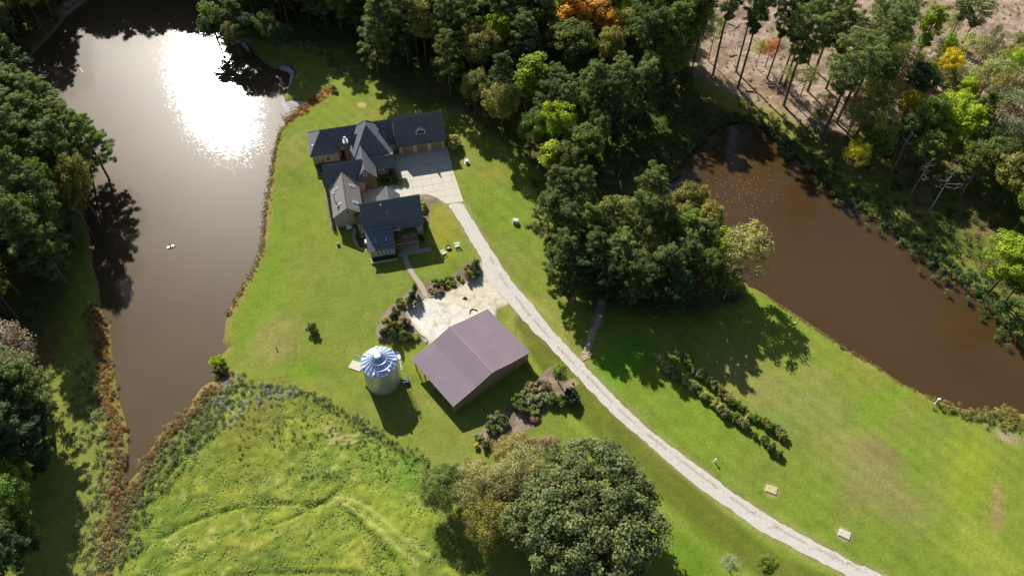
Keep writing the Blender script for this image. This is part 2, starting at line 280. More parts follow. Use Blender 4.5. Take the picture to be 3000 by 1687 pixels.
# sandy straw court
ms = ss(sdm('straw', straw)+jit*.35, -.3, .35); stc = mix(np.zeros_like(g)+alb(224,213,190), alb(234,228,214), ss(n2, .45, .7)); stc = mix(stc, alb(186,172,122), ss(fbm(X, Y, .9, 91, 3), .55, .72)*.7*ss(fbm(X, Y, 9, 93), .3, .55)); stc = mix(stc, alb(170,166,110), ss(1.1-sdm('straw', straw), 0, 1)*.35)
g = mix(g, stc, ms)
# bare rings around fixtures
for fr, x, y, r_ in (('F',1297,556,.9),('F',1174,408,.9),('F',1940,1232,1.4),('F',2124,1343,1.4),('H',1428,1305,.6),('H',1540,570,.5),('D',2250,520,1.0),('F',851,617,.5)):
    c = P(fr, x, y); g = mix(g, alb(176,156,112), ss(r_-np.hypot(X-c[0], Y-c[1])+jit*.2, 0, .3)*.85)
sw_line = PL('I', [(440,1240),(465,1150),(490,1080),(520,1030),(535,960),(545,880)]); g = mix(g, alb(170,150,112), ss(1.0-ldist(X, Y, sw_line)+jit*.3, 0, .5)*.9)
c = P('Q', 350, 1030)
mow = np.sin((X*math.cos(.72)+Y*math.sin(.72))*2*math.pi/2.6+n1*9)*(1-mf)*(1-mc)*(1-mw); g *= (1+mow*.05*ss(n4, .3, .6))[..., None]
g *= (1+(n3-.5)*.34+(RNG.random(X.shape)-.5)*.14)[..., None]
g = np.clip(g, .003, .8)
# relief
Z = (n3-.5)*.05*core
Z += mf*((fbm(X, Y, 1.5, 51, 3)-.5)*.25+(fbm(X, Y, .9, 57, 2)-.5)*.42)+ztr*mf2
Z += (mc+mc2)*(fbm(X, Y, 1.2, 63, 3)-.5)*.4+(mw+mr_+ml)*(n3-.5)*.3
for s_ in (sw, se): Z = np.where(s_ > -1.0, np.where(s_ > 0, -.35-.3*np.minimum(s_, 4), Z*np.clip(-s_, 0, 1)-.35*(1+np.minimum(0, s_))), Z)
for pl in (drive, straw, walk, walk2): pass
flat = np.maximum(ss(dl, -.6, .2), ms); Z = Z*(1-flat)
hb = [P('A',1000,250), P('B',700,1150)]
Z[~core] = 0
idx = np.arange(nx*ny).reshape(ny, nx); Q = np.stack([idx[:-1, :-1], idx[:-1, 1:], idx[1:, 1:], idx[1:, :-1]], -1).reshape(-1, 4)
far = ~core; g[far] = alb(92,108,52)
m_ground = mat('turf_and_soil', (1,1,1), rough=1, spec=.05, vcol=True, noise=.16, nscale=2.2, noise2=.22, n2scale=9, bump=.10, bscale=7)
gm = np_mesh('ground', np.stack([X, Y, Z], -1).reshape(-1, 3), Q, g.reshape(-1, 3), smooth=True)
obj('ground', gm, m_ground, kind='structure')
def gz(x, y): return 0.

# ------------------------------------------------------------ water
def water_mat(name, col, ss_=.05):
    m = mat(name, col, rough=.6, spec=0, noise=.14, nscale=.05); n = m.node_tree; b = n.nodes['Principled BSDF']; b.inputs['IOR'].default_value = 1.333
    geo = n.nodes.new('ShaderNodeNewGeometry'); 
    vo = n.nodes.new('ShaderNodeTexVoronoi'); vo.inputs['Scale'].default_value = 3.6; n.links.new(geo.outputs['Position'], vo.inputs['Vector'])
    sb = n.nodes.new('ShaderNodeVectorMath'); sb.operation = 'SUBTRACT'; sb.inputs[1].default_value = (.5, .5, .5); n.links.new(vo.outputs['Color'], sb.inputs[0])
    mu = n.nodes.new('ShaderNodeVectorMath'); mu.operation = 'MULTIPLY'; mu.inputs[1].default_value = (.020, .020, 0); n.links.new(sb.outputs[0], mu.inputs[0])
    nz = n.nodes.new('ShaderNodeTexNoise'); nz.inputs['Scale'].default_value = 1.1; nz.inputs['Detail'].default_value = 3; n.links.new(geo.outputs['Position'], nz.inputs['Vector'])
    bp = n.nodes.new('ShaderNodeBump'); bp.inputs['Distance'].default_value = .004; bp.inputs['Strength'].default_value = 1; n.links.new(nz.outputs[0], bp.inputs['Height'])
    ad = n.nodes.new('ShaderNodeVectorMath'); ad.operation = 'ADD'; n.links.new(bp.outputs[0], ad.inputs[0]); n.links.new(mu.outputs[0], ad.inputs[1])
    nr = n.nodes.new('ShaderNodeVectorMath'); nr.operation = 'NORMALIZE'; n.links.new(ad.outputs[0], nr.inputs[0]); gl = n.nodes.new('ShaderNodeBsdfAnisotropic'); gl.distribution = 'BECKMANN'; gl.inputs['Roughness'].default_value = .12; gl.inputs['Color'].default_value = (1, 1, 1, 1); n.links.new(nr.outputs[0], gl.inputs['Normal'])
    fz = n.nodes.new('ShaderNodeFresnel'); fz.inputs[0].default_value = 1.45; mx = n.nodes.new('ShaderNodeMixShader'); n.links.new(fz.outputs[0], mx.inputs[0]); n.links.new(b.outputs[0], mx.inputs[1]); g2 = n.nodes.new('ShaderNodeBsdfAnisotropic'); g2.distribution = 'GGX'; g2.inputs['Roughness'].default_value = .36; g2.inputs['Color'].default_value = (1, 1, 1, 1); m2 = n.nodes.new('ShaderNodeMixShader'); m2.inputs[0].default_value = .2
    n.links.new(gl.outputs[0], m2.inputs[1]); n.links.new(g2.outputs[0], m2.inputs[2]); n.links.new(m2.outputs[0], mx.inputs[2]); n.links.new(mx.outputs[0], n.nodes['Material Output'].inputs[0])
    # suspended silt: slightly uneven
    return m
def sheet(name, poly, z, m, grow=0., **k):
    mb = MB(); p = [np.array(q) for q in poly]
    if grow:
        a = sum(p[i][0]*p[(i+1) % len(p)][1]-p[(i+1) % len(p)][0]*p[i][1] for i in range(len(p))); sgn = 1 if a > 0 else -1; q = []
        for i in range(len(p)):
            d = p[(i+1) % len(p)]-p[i-1]; d = d/(np.linalg.norm(d)+1e-9); q.append(p[i]+np.array([d[1], -d[0]])*sgn*grow)
        p = q
    from mathutils.geometry import tessellate_polygon
    vs = [(x, y, z) for x, y in p]; tris = tessellate_polygon([[Vector(v) for v in vs]])
    fs = []
    for t in tris:
        a, b, c = [Vector(vs[i]) for i in t]; fs.append(tuple(t) if (b-a).cross(c-a).z > 0 else tuple(t)[::-1])
    mb.add(vs, fs); return mb.build(name, m, **k)
sheet('water', pond_w, -.35, water_mat('murky_water_west', alb(118,96,66)*.60), .7, kind='structure', label='large brown west pond with sun glare')
sheet('water', pond_e, -.35, water_mat('murky_water_east', alb(86,64,36)*.85), .7, kind='structure', label='long dark brown east pond')

# ------------------------------------------------------------ paved sheets
def ragged(poly, amp, step=.5):
    out = []; n = len(poly)
    for i in range(n):
        a = np.array(poly[i]); b = np.array(poly[(i+1) % n]); L = np.linalg.norm(b-a); k = max(1, int(L/step)); nrm = np.array([-(b-a)[1], (b-a)[0]])/(L+1e-9)
        for j in range(k):
            q = a+(b-a)*j/k; s = (float(fbm(q[0:1], q[1:2], 1.5, 3, 3)[0])-.5)*2*amp+random.uniform(-.3, .3)*amp; out.append(q+nrm*s)
    return out
m_gravel = mat('pale_gravel', alb(210,203,191), noise=.09, nscale=1.1, noise2=.16, n2scale=9, bump=.03, bscale=12)
sheet('gravel_driveway', ragged(chaikin(drive, True, 1), .28), .034, m_gravel, kind='structure', label='long pale gravel driveway')
dcl = chaikin(PL('C', [(1860,60),(1980,300),(2150,520),(2350,780),(2500,950)])+PL('H', [(170,420),(370,600),(600,850),(780,1010),(1000,1190),(1250,1380)])+PL('S', [(400,690),(650,860),(900,990),(1200,1140),(1400,1230)]), False, 2)
rut = MB(); 
for i in range(0, 520):
    t = random.random()**.8*(len(dcl)-2); k = int(t); a, b = dcl[k], dcl[k+1]; q = a+(b-a)*(t-k); d = (b-a)/np.linalg.norm(b-a); nn = np.array([-d[1], d[0]]); q = q+nn*random.gauss(0, .34)
    if fbm(q[0:1], q[1:2], 6, 8, 2)[0] < .42: continue
    L = random.uniform(.05, .3); w = random.uniform(.03, .09); rut.add([(*(q+d*L), .046), (*(q+nn*w), .046), (*(q-d*L), .046), (*(q-nn*w), .046)], [(0, 1, 2, 3)])
for s0 in range(0, len(dcl)-6, 5):
    seg_ = dcl[s0:s0+random.choice((3, 4))+1]; L_ = []; R_ = []
    for i_ in range(len(seg_)-1):
        for tt in np.linspace(0, 1, 12, endpoint=False):
            q = seg_[i_]+(seg_[i_+1]-seg_[i_])*tt; d = (seg_[i_+1]-seg_[i_])/np.linalg.norm(seg_[i_+1]-seg_[i_]); nn = np.array([-d[1], d[0]]); w_ = .10+.22*float(fbm(q[0:1], q[1:2], .8, 4, 3)[0]); L_.append(q+nn*(w_+random.uniform(-.05, .05))); R_.append(q-nn*(w_+random.uniform(-.05, .05)))
    rut.add([(*q, .040) for q in L_+R_], [(i_, i_+1, len(L_)+i_+1, len(L_)+i_) for i_ in range(len(L_)-1)])
rut.build('weeds', mat('dry_weeds', alb(188,180,164), noise=.2), kind='stuff', label='thin dry weeds along the crown of the gravel drive')
m_conc = mat('concrete', alb(214,206,190), noise=.07, nscale=.8, noise2=.05, n2scale=6)
LO = P('A', 1365, 735); LA = math.radians(13.3); LC, LS = math.cos(LA), math.sin(LA)
def Wd(x, y): return np.array([LO[0]+x*LC-y*LS, LO[1]+x*LS+y*LC])
def Lc(p): d = np.array(p)-LO; return np.array([d[0]*LC+d[1]*LS, -d[0]*LS+d[1]*LC, p[2]])
cn, cnn, cl = set_nodes(m_conc)
conc = [Wd(-1.5, .4), Wd(10.5, .4)]+PL('A', [(1965,655),(2035,945),(2165,1325)])+PL('B', [(1745,417),(1700,392),(1600,330),(1500,298),(1400,303)])+[Wd(1.7, -18), Wd(-9.4, -18), Wd(-9.4, -9.5), Wd(-5.6, -9), Wd(-1.5, -9)]
sheet('concrete_apron', conc, .024, m_conc, kind='structure', label='concrete parking apron in front of the garage')
# joints of the apron (one thin dark sheet set)
jt = MB()
def strip(mb, a, b, w, z):
    a = np.array(a); b = np.array(b); d = (b-a)/np.linalg.norm(b-a); nn = np.array([-d[1], d[0]])*w/2; mb.add([(*(a-nn), z), (*(b-nn), z), (*(b+nn), z), (*(a+nn), z)], [(0, 1, 2, 3)])
for y in np.arange(-17, .1, 2.05):
    xr = 10.4+max(0, (-y-4.5))*.06; xl = -1.2 if y > -9 else -3; strip(jt, Wd(xl, y), Wd(xr, y), .055, .032)
for x in np.arange(-1, 10.5, 2.2): strip(jt, Wd(x, .3), Wd(x, -12.5 if x > 2 else -17), .055, .033)
jt.build('expansion_joints', mat('joint', alb(150,140,124)), kind='structure')
m_walk = mat('stone_paving', alb(186,170,150), noise=.12, nscale=3, noise2=.1, n2scale=10)
sheet('garden_path', walk, .044, m_walk, kind='structure', label='curving stone path from porch to sandy court')
sheet('side_path', walk2, .036, m_walk, kind='structure', label='curved path beside the north gable')

# ------------------------------------------------------------ leaf and tree builders
m_leaf = mat('foliage', (1,1,1), rough=.6, spec=.12, vcol=True, objcol=True, trans=.34)
m_bark = mat('bark', (1,1,1), rough=1, spec=.1, noise=.3, nscale=4, objcol=True)
def leaf_quads(c, size, asp, updir=None, col=None):
    n = len(c); nv = RNG.normal(size=(n, 3))
    if updir is not None: nv = nv*.5+updir
    nv /= np.linalg.norm(nv, axis=1)[:, None]+1e-9; a = RNG.normal(size=(n, 3)); a -= nv*(a*nv).sum(1)[:, None]; a /= np.linalg.norm(a, axis=1)[:, None]+1e-9; b = np.cross(nv, a)
    s = np.asarray(size).reshape(-1, 1) if np.ndim(size) else np.full((n, 1), size)
    V = np.stack([c+a*s, c+b*s*asp, c-a*s, c-b*s*asp], 1).reshape(-1, 3); Fq = np.arange(4*n).reshape(n, 4)
    C = None if col is None else np.repeat(col, 4, 0)
    return V, Fq, C
def clumps(centres, rad, nleaf, size, asp=.6, flat=.8, var=.25, shell=.45, hue=.12):
    """leafy clumps: leaves fill an outer shell of each clump"""
    K = len(centres); rad = np.broadcast_to(rad, K); N = K*nleaf; d = RNG.normal(size=(N, 3)); d /= np.linalg.norm(d, axis=1)[:, None]
    rr = (RNG.random(N)**shell)[:, None]; R = np.repeat(rad, nleaf)[:, None]; c = np.repeat(centres, nleaf, 0)+d*rr*R*[1, 1, flat]
    cv = 1+(RNG.random(K)-.5)*2*var; ch = (RNG.random((K, 1))-.5)*2*hue*np.array([1, 0, -1]); base = (np.ones((K, 3))+ch)*cv[:, None]
    col = np.repeat(base, nleaf, 0)*(1+(RNG.random((N, 1))-.5)*.5); V, Fq, C = leaf_quads(c, size*(.7+.6*RNG.random(N)), asp, d*.9+np.array([0, 0, .5]), col)
    return V, Fq, np.clip(C, .2, 2.2)
def limbs(mb, base, targets, r0, n=5):
    for t in targets:
        b = Vector(base(t)) if callable(base) else Vector(base); t = Vector(t); mid = (b+t)/2+Vector((random.uniform(-.3, .3), random.uniform(-.3, .3), -.12*(t-b).length))
        mb.tube([b, mid, t], [r0, r0*.6, r0*.2], n, False)
def mesh_of(mb, name): me = bpy.data.meshes.new(name); me.from_pydata(mb.v, [], mb.f); me.update(); me.materials.append(m_bark); return me
def crown_mesh(name, parts):
    V = []; Fq = []; C = []; n = 0
    for v, f, c in parts: V.append(v); Fq.append(f+n); C.append(c); n += len(v)
    me = np_mesh(name, np.concatenate(V), np.concatenate(Fq), np.concatenate(C)); me.materials.append(m_leaf); return me
def lobes(K, R, zc, hz, lob=5, inner=.35, seed=0, low=-.55):
    """clump centres over an uneven crown made of several big lobes"""
    rs = np.random.default_rng(seed); L = rs.normal(size=(lob, 3)); L /= np.linalg.norm(L, axis=1)[:, None]; L[:, 2] = L[:, 2]*.6+.15
    out = []
    while len(out) < K:
        d = rs.normal(size=3); d /= np.linalg.norm(d)
        if d[2] < low: continue
        k = max(0, (L@d).max()); r = .66+.40*k**4+rs.normal()*.06; q = 1 if rs.random() > inner else rs.random()**.5
        out.append([d[0]*R*r*q, d[1]*R*r*q, zc+d[2]*hz*r*q])
    return np.array(out)
def proto_decid(nm, seed, h=15, R=4.2, zb=.30, K=95, nl=105, leaf=.18, crad=.95, var=.3, inner=.35, lob=6, asp=.6, trunk_r=.22):
    random.seed(seed); zc = h*(zb+1)/2; hz = h*(1-zb)/2; c = lobes(K, R*.86, zc, hz*.92, lob, inner, seed)
    mb = MB(); top = h*.8; mb.tube([(0, 0, -.2), (.1, .05, h*.3), (0, .1, h*.55), (.1, 0, top)], [trunk_r, trunk_r*.8, trunk_r*.5, .05], 7)
    limbs(mb, lambda t: (0, 0, max(h*.2, min(t[2]-1.2, h*.7))), c[::5], trunk_r*.32, 4)
    return mesh_of(mb, nm+'_trunk'), crown_mesh(nm+'_crown', [clumps(c, crad*(.8+.4*RNG.random(K)), nl, leaf, asp, .75, var)])
def proto_pine(nm, seed, h=20, R=3.4, zb=.45, nb=46, nl=62, leaf=.26, tr=.24, trad=.62):
    random.seed(seed); mb = MB(); sway = [random.uniform(-.25, .25) for _ in range(4)]; tp = [(0, 0, -.2), (sway[0], sway[1], h*.4), (sway[2], sway[3], h*.75), (0, 0, h*.99)]
    mb.tube(tp, [tr, tr*.8, tr*.45, .04], 7); cs = []
    for i in range(nb):
        t = (i+random.random())/nb; z = h*(zb+(1-zb)*t)*.98; L = R*((1-t)**.65*.85+.08+.22*random.random())*(1.0 if t > .12 else .75) if zb < .45 else R*(math.sin(math.pi*min(1, .18+.85*(1-t)**.9))**.8*.75+.25*random.random())*(1.0 if t > .1 else .7); a = random.random()*6.28; up = .15+.5*t
        e = Vector((math.cos(a)*L, math.sin(a)*L, z+L*up)); b0 = Vector((0, 0, z)); mb.tube([b0, (b0+e)/2+Vector((0, 0, -.1*L)), e], [.055, .04, .015], 4, False)
        for s_ in (.5, .75, 1.0, 1.0):
            q = b0+(e-b0)*s_; cs.append([q.x+random.gauss(0, .28), q.y+random.gauss(0, .28), q.z+random.uniform(-.1, .25)])
    for k in range(5): cs.append([random.gauss(0, .2), random.gauss(0, .2), h-.15-k*.35])
    cs = np.array(cs); K = len(cs)
    return mesh_of(mb, nm+'_trunk'), crown_mesh(nm+'_crown', [clumps(cs, trad*(.75+.5*RNG.random(K)), nl, leaf, .26, .7, .25, .6, .06)])
PR = {}
for i in range(3): PR['pine%d' % i] = (proto_pine('pine%d' % i, 11+i, 20, 3.5+.3*i, .26, 58), 20, 3.5)
for i in range(3): PR['tall%d' % i] = (proto_pine('tall%d' % i, 31+i, 24, 3.9, .52, 66, 44, .25, .28, .62), 24, 3.1)
for i in range(3): PR['leafy%d' % i] = (proto_decid('leafy%d' % i, 51+i, 15, 4.2+.2*i), 15, 4.3)
for i in range(2): PR['sparse%d' % i] = (proto_decid('sparse%d' % i, 71+i, 15, 4.2, .25, 80, 40, .17, 1.05, .4, .55, 8), 15, 4.2)
PR['narrow0'] = (proto_decid('narrow', 81, 15, 2.3, .2, 60, 60, .19, .75), 15, 2.3)
PR['birch0'] = (proto_decid('birch', 83, 15.5, 4.6, .18, 110, 55, .18, .85, .3, .45, 9), 15.5, 4.6)
PR['willow0'] = (proto_decid('willow', 85, 9, 4.4, .06, 190, 130, .14, .85, .25, .4, 8, .3, .12), 9, 4.4)
PR['oak0'] = (proto_decid('oak', 87, 14, 10.5, .12, 430, 120, .23, 1.25, .30, .12, 16, .62, .5), 14, 10.0)
def proto_shrub(seed, K=22, nl=60, leaf=.09, lob=4):
    c = lobes(K, .72, .5, .42, lob, .35, seed, -.8); c[:, 2] = np.clip(c[:, 2], .12, 2)
    v, f, cc_ = clumps(c, .26, nl, leaf, .6, .9, .3); return crown_mesh('shrub', [(v, f, cc_)])
SH = [proto_shrub(101+i) for i in range(4)]; SHF = [proto_shrub(120+i, 26, 60, .07, 6) for i in range(2)]
BOX = crown_mesh('boxwood', [clumps(np.array([[0, 0, .5]]), 1., 900, .09, .7, .9, .1, .12)])
DARK = (.036, .060, .022)
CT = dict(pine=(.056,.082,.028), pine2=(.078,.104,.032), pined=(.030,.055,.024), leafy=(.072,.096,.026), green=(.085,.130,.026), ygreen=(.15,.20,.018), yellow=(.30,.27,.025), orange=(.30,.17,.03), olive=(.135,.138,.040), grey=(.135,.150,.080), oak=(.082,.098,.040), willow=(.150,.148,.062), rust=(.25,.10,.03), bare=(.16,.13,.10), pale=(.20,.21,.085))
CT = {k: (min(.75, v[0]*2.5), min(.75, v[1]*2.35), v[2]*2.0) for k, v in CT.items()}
BARK = dict(def_=(.13,.105,.08), pine=(.16,.11,.085), pale=(.40,.36,.31), dark=(.09,.075,.06))
def jitc(c, k=.22): s = 1+random.uniform(-k, k); h = random.uniform(-.06, .06); return (c[0]*s*(1+h), c[1]*s, c[2]*s*(1-h), 1)
NT = 0
def tree(kind, at, h, r, col, label, name, group=None, bark='def_', mode='b', cat='tree'):
    """at = ground point (b) or the ground point below a seen crown centre (c) / tip (t)"""
    global NT; NT += 1
    k = kind if kind in PR else kind+str(random.choice([i for i in range(3) if kind+str(i) in PR])); (tm, cm), H0, R0 = PR[k]
    fr, x, y = at; z = {'b': 0, 'c': .68*h, 't': h}[mode]; p = P(fr, x, y, z); z0 = -.05
    e = empty(name, (p[0], p[1], z0), random.random()*6.28, label=label, cat=cat, group=group); s = (r/R0, r/R0, h/H0); e.scale = s
    t = bpy.data.objects.new('trunk', tm); link(t, e); t.color = (*BARK[bark], 1)
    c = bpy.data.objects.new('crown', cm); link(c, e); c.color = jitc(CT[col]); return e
def shrub(at, r, h, col, label, name='shrub', group=None, mesh=None, z0=0., cat='shrub', xy=None):
    p = P(*at, .5*h) if xy is None else xy; o = bpy.data.objects.new(name, mesh or random.choice(SH)); o.location = (p[0], p[1], z0); o.rotation_euler = (0, 0, random.random()*6.28); o.scale = (r, r*random.uniform(.85, 1.15), h)
    o.color = jitc(CT[col] if isinstance(col, str) else col, .12); return link(o, None, label, cat, group)
# ------------------------------------------------------------ materials for buildings
m_shingle = mat('slate_shingle', alb(126,130,138)*.88, rough=.85, spec=.3, noise=.14, nscale=1.2, noise2=.30, n2scale=5)
n_, nn_, ll_ = set_nodes(m_shingle); bs = nn_['Principled BSDF']
def add_courses(m, sp, dep, colk=.82):
    """course lines: every sp metres of height"""
    n, nd, l = set_nodes(m); b = nd['Principled BSDF']; geo = nd.new('ShaderNodeNewGeometry'); sx = nd.new('ShaderNodeSeparateXYZ'); l.new(geo.outputs['Position'], sx.inputs[0])
    md = nd.new('ShaderNodeMath'); md.operation = 'PINGPONG'; md.inputs[1].default_value = sp/2; l.new(sx.outputs['Z'], md.inputs[0])
    lt = nd.new('ShaderNodeMath'); lt.operation = 'LESS_THAN'; lt.inputs[1].default_value = sp*.13; l.new(md.outputs[0], lt.inputs[0])
    mx = nd.new('ShaderNodeMix'); mx.data_type = 'RGBA'; mx.blend_type = 'MULTIPLY'; l.new(lt.outputs[0], mx.inputs[0]); src = b.inputs['Base Color'].links[0].from_socket
    l.new(src, mx.inputs[6]); mx.inputs[7].default_value = (colk, colk, colk, 1); l.new(mx.outputs[2], b.inputs['Base Color'])
add_courses(m_shingle, .32, .01, .72)
m_wall = mat('painted_siding', alb(206,190,168)*.85, noise=.05, nscale=1.2); add_courses(m_wall, .22, .01, .86)
m_brick = mat('brick', alb(134,112,98)*.8, noise=.2, nscale=3, noise2=.35, n2scale=9); add_courses(m_brick, .24, .01, .8)
m_trim = mat('white_trim', (.72,.70,.66), noise=.04, nscale=3); m_ridge = mat('ridge_cap', alb(150,158,150)*.7, noise=.1)
m_glass = mat('window_glass', (.02,.025,.03), rough=.08, spec=.8); m_skyl = mat('sky_tinted_glass', (.16,.30,.42), rough=.1, spec=1.)  # skylight panes get the sky's reflection as a blue base colour
m_metal = mat('standing_seam_metal', alb(198,190,182)*1.02, rough=.5, spec=.5, noise=.04, nscale=1); m_seam = mat('seam_shade', alb(136,126,118)*.72, rough=.6)  # seam colour darkened to stand in for shading along the seam sides
m_door = mat('garage_door_wood', alb(192,152,118)*1.0, noise=.12, nscale=2.5); m_dark = mat('dark_iron', (.03,.03,.035), rough=.5)
m_steel = mat('bright_steel', (.50,.52,.55), rough=.45, metal=.6); m_white = mat('white_paint', (.8,.8,.78), rough=.5)
m_copper = mat('dark_link_roof', alb(150,128,112)*.7, rough=.6)
m_stone = mat('stone', alb(190,180,165), noise=.2, nscale=3)
# ------------------------------------------------------------ the house
HOUSE = empty('house', (LO[0], LO[1], 0), LA, label='large rambling house with steep slate-blue roofs and three garage doors', cat='house')
def part(mb, name, m, parent=None, **k): return mb.build(name, m, parent or HOUSE, **k)
def wing(ax, a0, a1, prof, wm=None, rm=None, oh=.32, ends=(1, 1), seams=0, cap=True, walls=True, t=.16):
    """gabled wing; ax='x' ridge runs along local x. prof = [(v0,z0),(vr,zr),(v1,z1)] of the roof surface"""
    (v0, z0), (vr, zr), (v1, z1) = prof; T = (lambda u, v, z: (u, v, z)) if ax == 'x' else (lambda u, v, z: (v, u, z))
    fl = ax != 'x'
    def F_(f): return tuple(f[::-1]) if fl else tuple(f)
    rf = MB(); top = [T(a0, v0, z0), T(a1, v0, z0), T(a1, vr, zr), T(a0, vr, zr), T(a0, v1, z1), T(a1, v1, z1)]
    rf.solid(top, [F_((0, 1, 2, 3)), F_((3, 2, 5, 4))], t); ro = part(rf, 'roof', rm or m_shingle)
    if cap:
        c = MB(); c.solid([T(a0-.02, vr-.16, zr-.16*(zr-z0)/(vr-v0)+.05), T(a1+.02, vr-.16, zr-.16*(zr-z0)/(vr-v0)+.05), T(a1+.02, vr, zr+.05), T(a0-.02, vr, zr+.05), T(a0-.02, vr+.16, zr-.16*(zr-z1)/(v1-vr)+.05), T(a1+.02, vr+.16, zr-.16*(zr-z1)/(v1-vr)+.05)], [F_((0, 1, 2, 3)), F_((3, 2, 5, 4))], .05)
        c.build('ridge_cap', m_seam if seams else m_ridge, ro)
    if seams:
        s = MB(); w = .10
        for u in np.arange(a0+.08, a1, seams):
            for (va, za, vb, zb) in ((v0, z0, vr, zr), (v1, z1, vr, zr)):
                s.add([T(u-w/2, va, za+.005), T(u+w/2, va, za+.005), T(u+w/2, vb, zb+.005), T(u-w/2, vb, zb+.005), T(u-w/2, va, za+.075), T(u+w/2, va, za+.075), T(u+w/2, vb, zb+.075), T(u-w/2, vb, zb+.075)], [(0, 3, 2, 1), (4, 5, 6, 7), (0, 1, 5, 4), (2, 3, 7, 6), (0, 4, 7, 3), (1, 2, 6, 5)])
        s.build('standing_seams', m_seam, ro)
    if walls:
        s0 = (zr-z0)/(vr-v0); s1 = (zr-z1)/(v1-vr); b0 = a0+oh*ends[0]; b1 = a1-oh*ends[1]; w0 = v0+oh; w1 = v1-oh; q = t+.02
        pr = [(w0, 0), (w1, 0), (w1, z1+s1*oh-q), (vr, zr-q), (w0, z0+s0*oh-q)]
        wl = MB(); wl.add([T(b0, v, z) for v, z in pr]+[T(b1, v, z) for v, z in pr], [F_((4, 3, 2, 1, 0)), F_((5, 6, 7, 8, 9)), F_((0, 1, 6, 5)), F_((1, 2, 7, 6)), F_((4, 0, 5, 9)), F_((2, 3, 8, 7)), F_((3, 4, 9, 8))])
        part(wl, 'wall', wm or m_wall)
    return ro
def window(x0, x1, y, z0, z1, axis='y', out=-1, name='window', bars=(1, 1), frame=m_trim, parent=None):
    """flat window on a wall facing local -y (axis y) or +-x"""
    def B(mb, u0, u1, d0, d1, a, b):
        lo, hi = min(y+out*d0, y+out*d1), max(y+out*d0, y+out*d1)
        mb.box(u0, u1, lo, hi, a, b) if axis == 'y' else mb.box(lo, hi, u0, u1, a, b)
    w = .11; f = MB(); B(f, x0-w, x0, 0, .09, z0-w, z1+w); B(f, x1, x1+w, 0, .09, z0-w, z1+w); B(f, x0, x1, 0, .09, z1, z1+w); B(f, x0, x1, 0, .12, z0-w, z0)
    for i in range(bars[0]): u = x0+(x1-x0)*(i+1)/(bars[0]+1); B(f, u-.025, u+.025, .03, .07, z0, z1)
    for i in range(bars[1]): v = z0+(z1-z0)*(i+1)/(bars[1]+1); B(f, x0, x1, .03, .065, v-.02, v+.02)
    fo = f.build(name, frame, parent or HOUSE); gl = MB(); B(gl, x0, x1, .005, .03, z0, z1); gl.build('pane', m_glass, fo); return fo
# garage block
gr = wing('x', -.45, 10.5, [(-.5,2.5),(3.0,7.9),(8.0,2.6)])
for i, (a, b) in enumerate(((.65,3.15),(3.85,6.35),(7.05,9.55))):
    f = MB(); f.box(a-.26, a, -.31, -.185, 0, 2.2); f.box(b, b+.26, -.31, -.185, 0, 2.2); f.box(a-.26, b+.26, -.31, -.185, 2.2, 2.33); fo = part(f, 'garage_door_frame', m_trim)
    d = MB(); d.box(a, b, -.27, -.19, 0, 2.2); 
    for z in (.55, 1.1, 1.65): d.box(a, b, -.285, -.27, z-.02, z+.02)
    for k in range(5): u = a+(b-a)*(k+.5)/5; d.box(u-.2, u+.2, -.29, -.27, 1.72, 2.08)
    part(d, 'garage_door', m_door)
    h = MB(); h.box((a+b)/2-.15, (a+b)/2+.15, -.33, -.29, .95, 1.0); h.build('handle', m_dark, HOUSE.children[-1])
# arched dormer in the garage roof
dm = MB(); cx, hw, zb = 5.2, 1.0, 4.35; prof = [(cx-hw, zb), (cx-hw, zb+.85)]+[(cx-hw*math.cos(t), zb+.85+.45*math.sin(t)) for t in np.linspace(0, math.pi, 9)][1:-1]+[(cx+hw, zb+.85), (cx+hw, zb)]
n = len(prof); yf, yb = .55, 2.6; dm.add([(x, yf, z) for x, z in prof]+[(x, yb, z) for x, z in prof], [tuple(range(n)), tuple(range(n, 2*n))[::-1]]+[(i, n+i, n+(i+1) % n, (i+1) % n) for i in range(n)]); DM = part(dm, 'arched_dormer', m_trim)
dr = MB(); pr2 = [(cx-(hw+.12)*math.cos(t), zb+.9+.55*math.sin(t)) for t in np.linspace(0, math.pi, 13)]
dr.solid([(x, yf-.12, z) for x, z in pr2]+[(x, yb, z) for x, z in pr2], [(i, i+1, 14+i, 13+i) for i in range(12)], .06); dr.build('dormer_roof', mat('zinc_dormer_roof', (.5,.5,.52), rough=.3, metal=.6), DM)
for k in range(3): a = cx-.78+k*.54; w = MB(); w.box(a, a+.46, yf-.03, yf-.004, zb+.12, zb+.92+(.2 if k == 1 else .08)); w.build('pane', m_glass, DM)
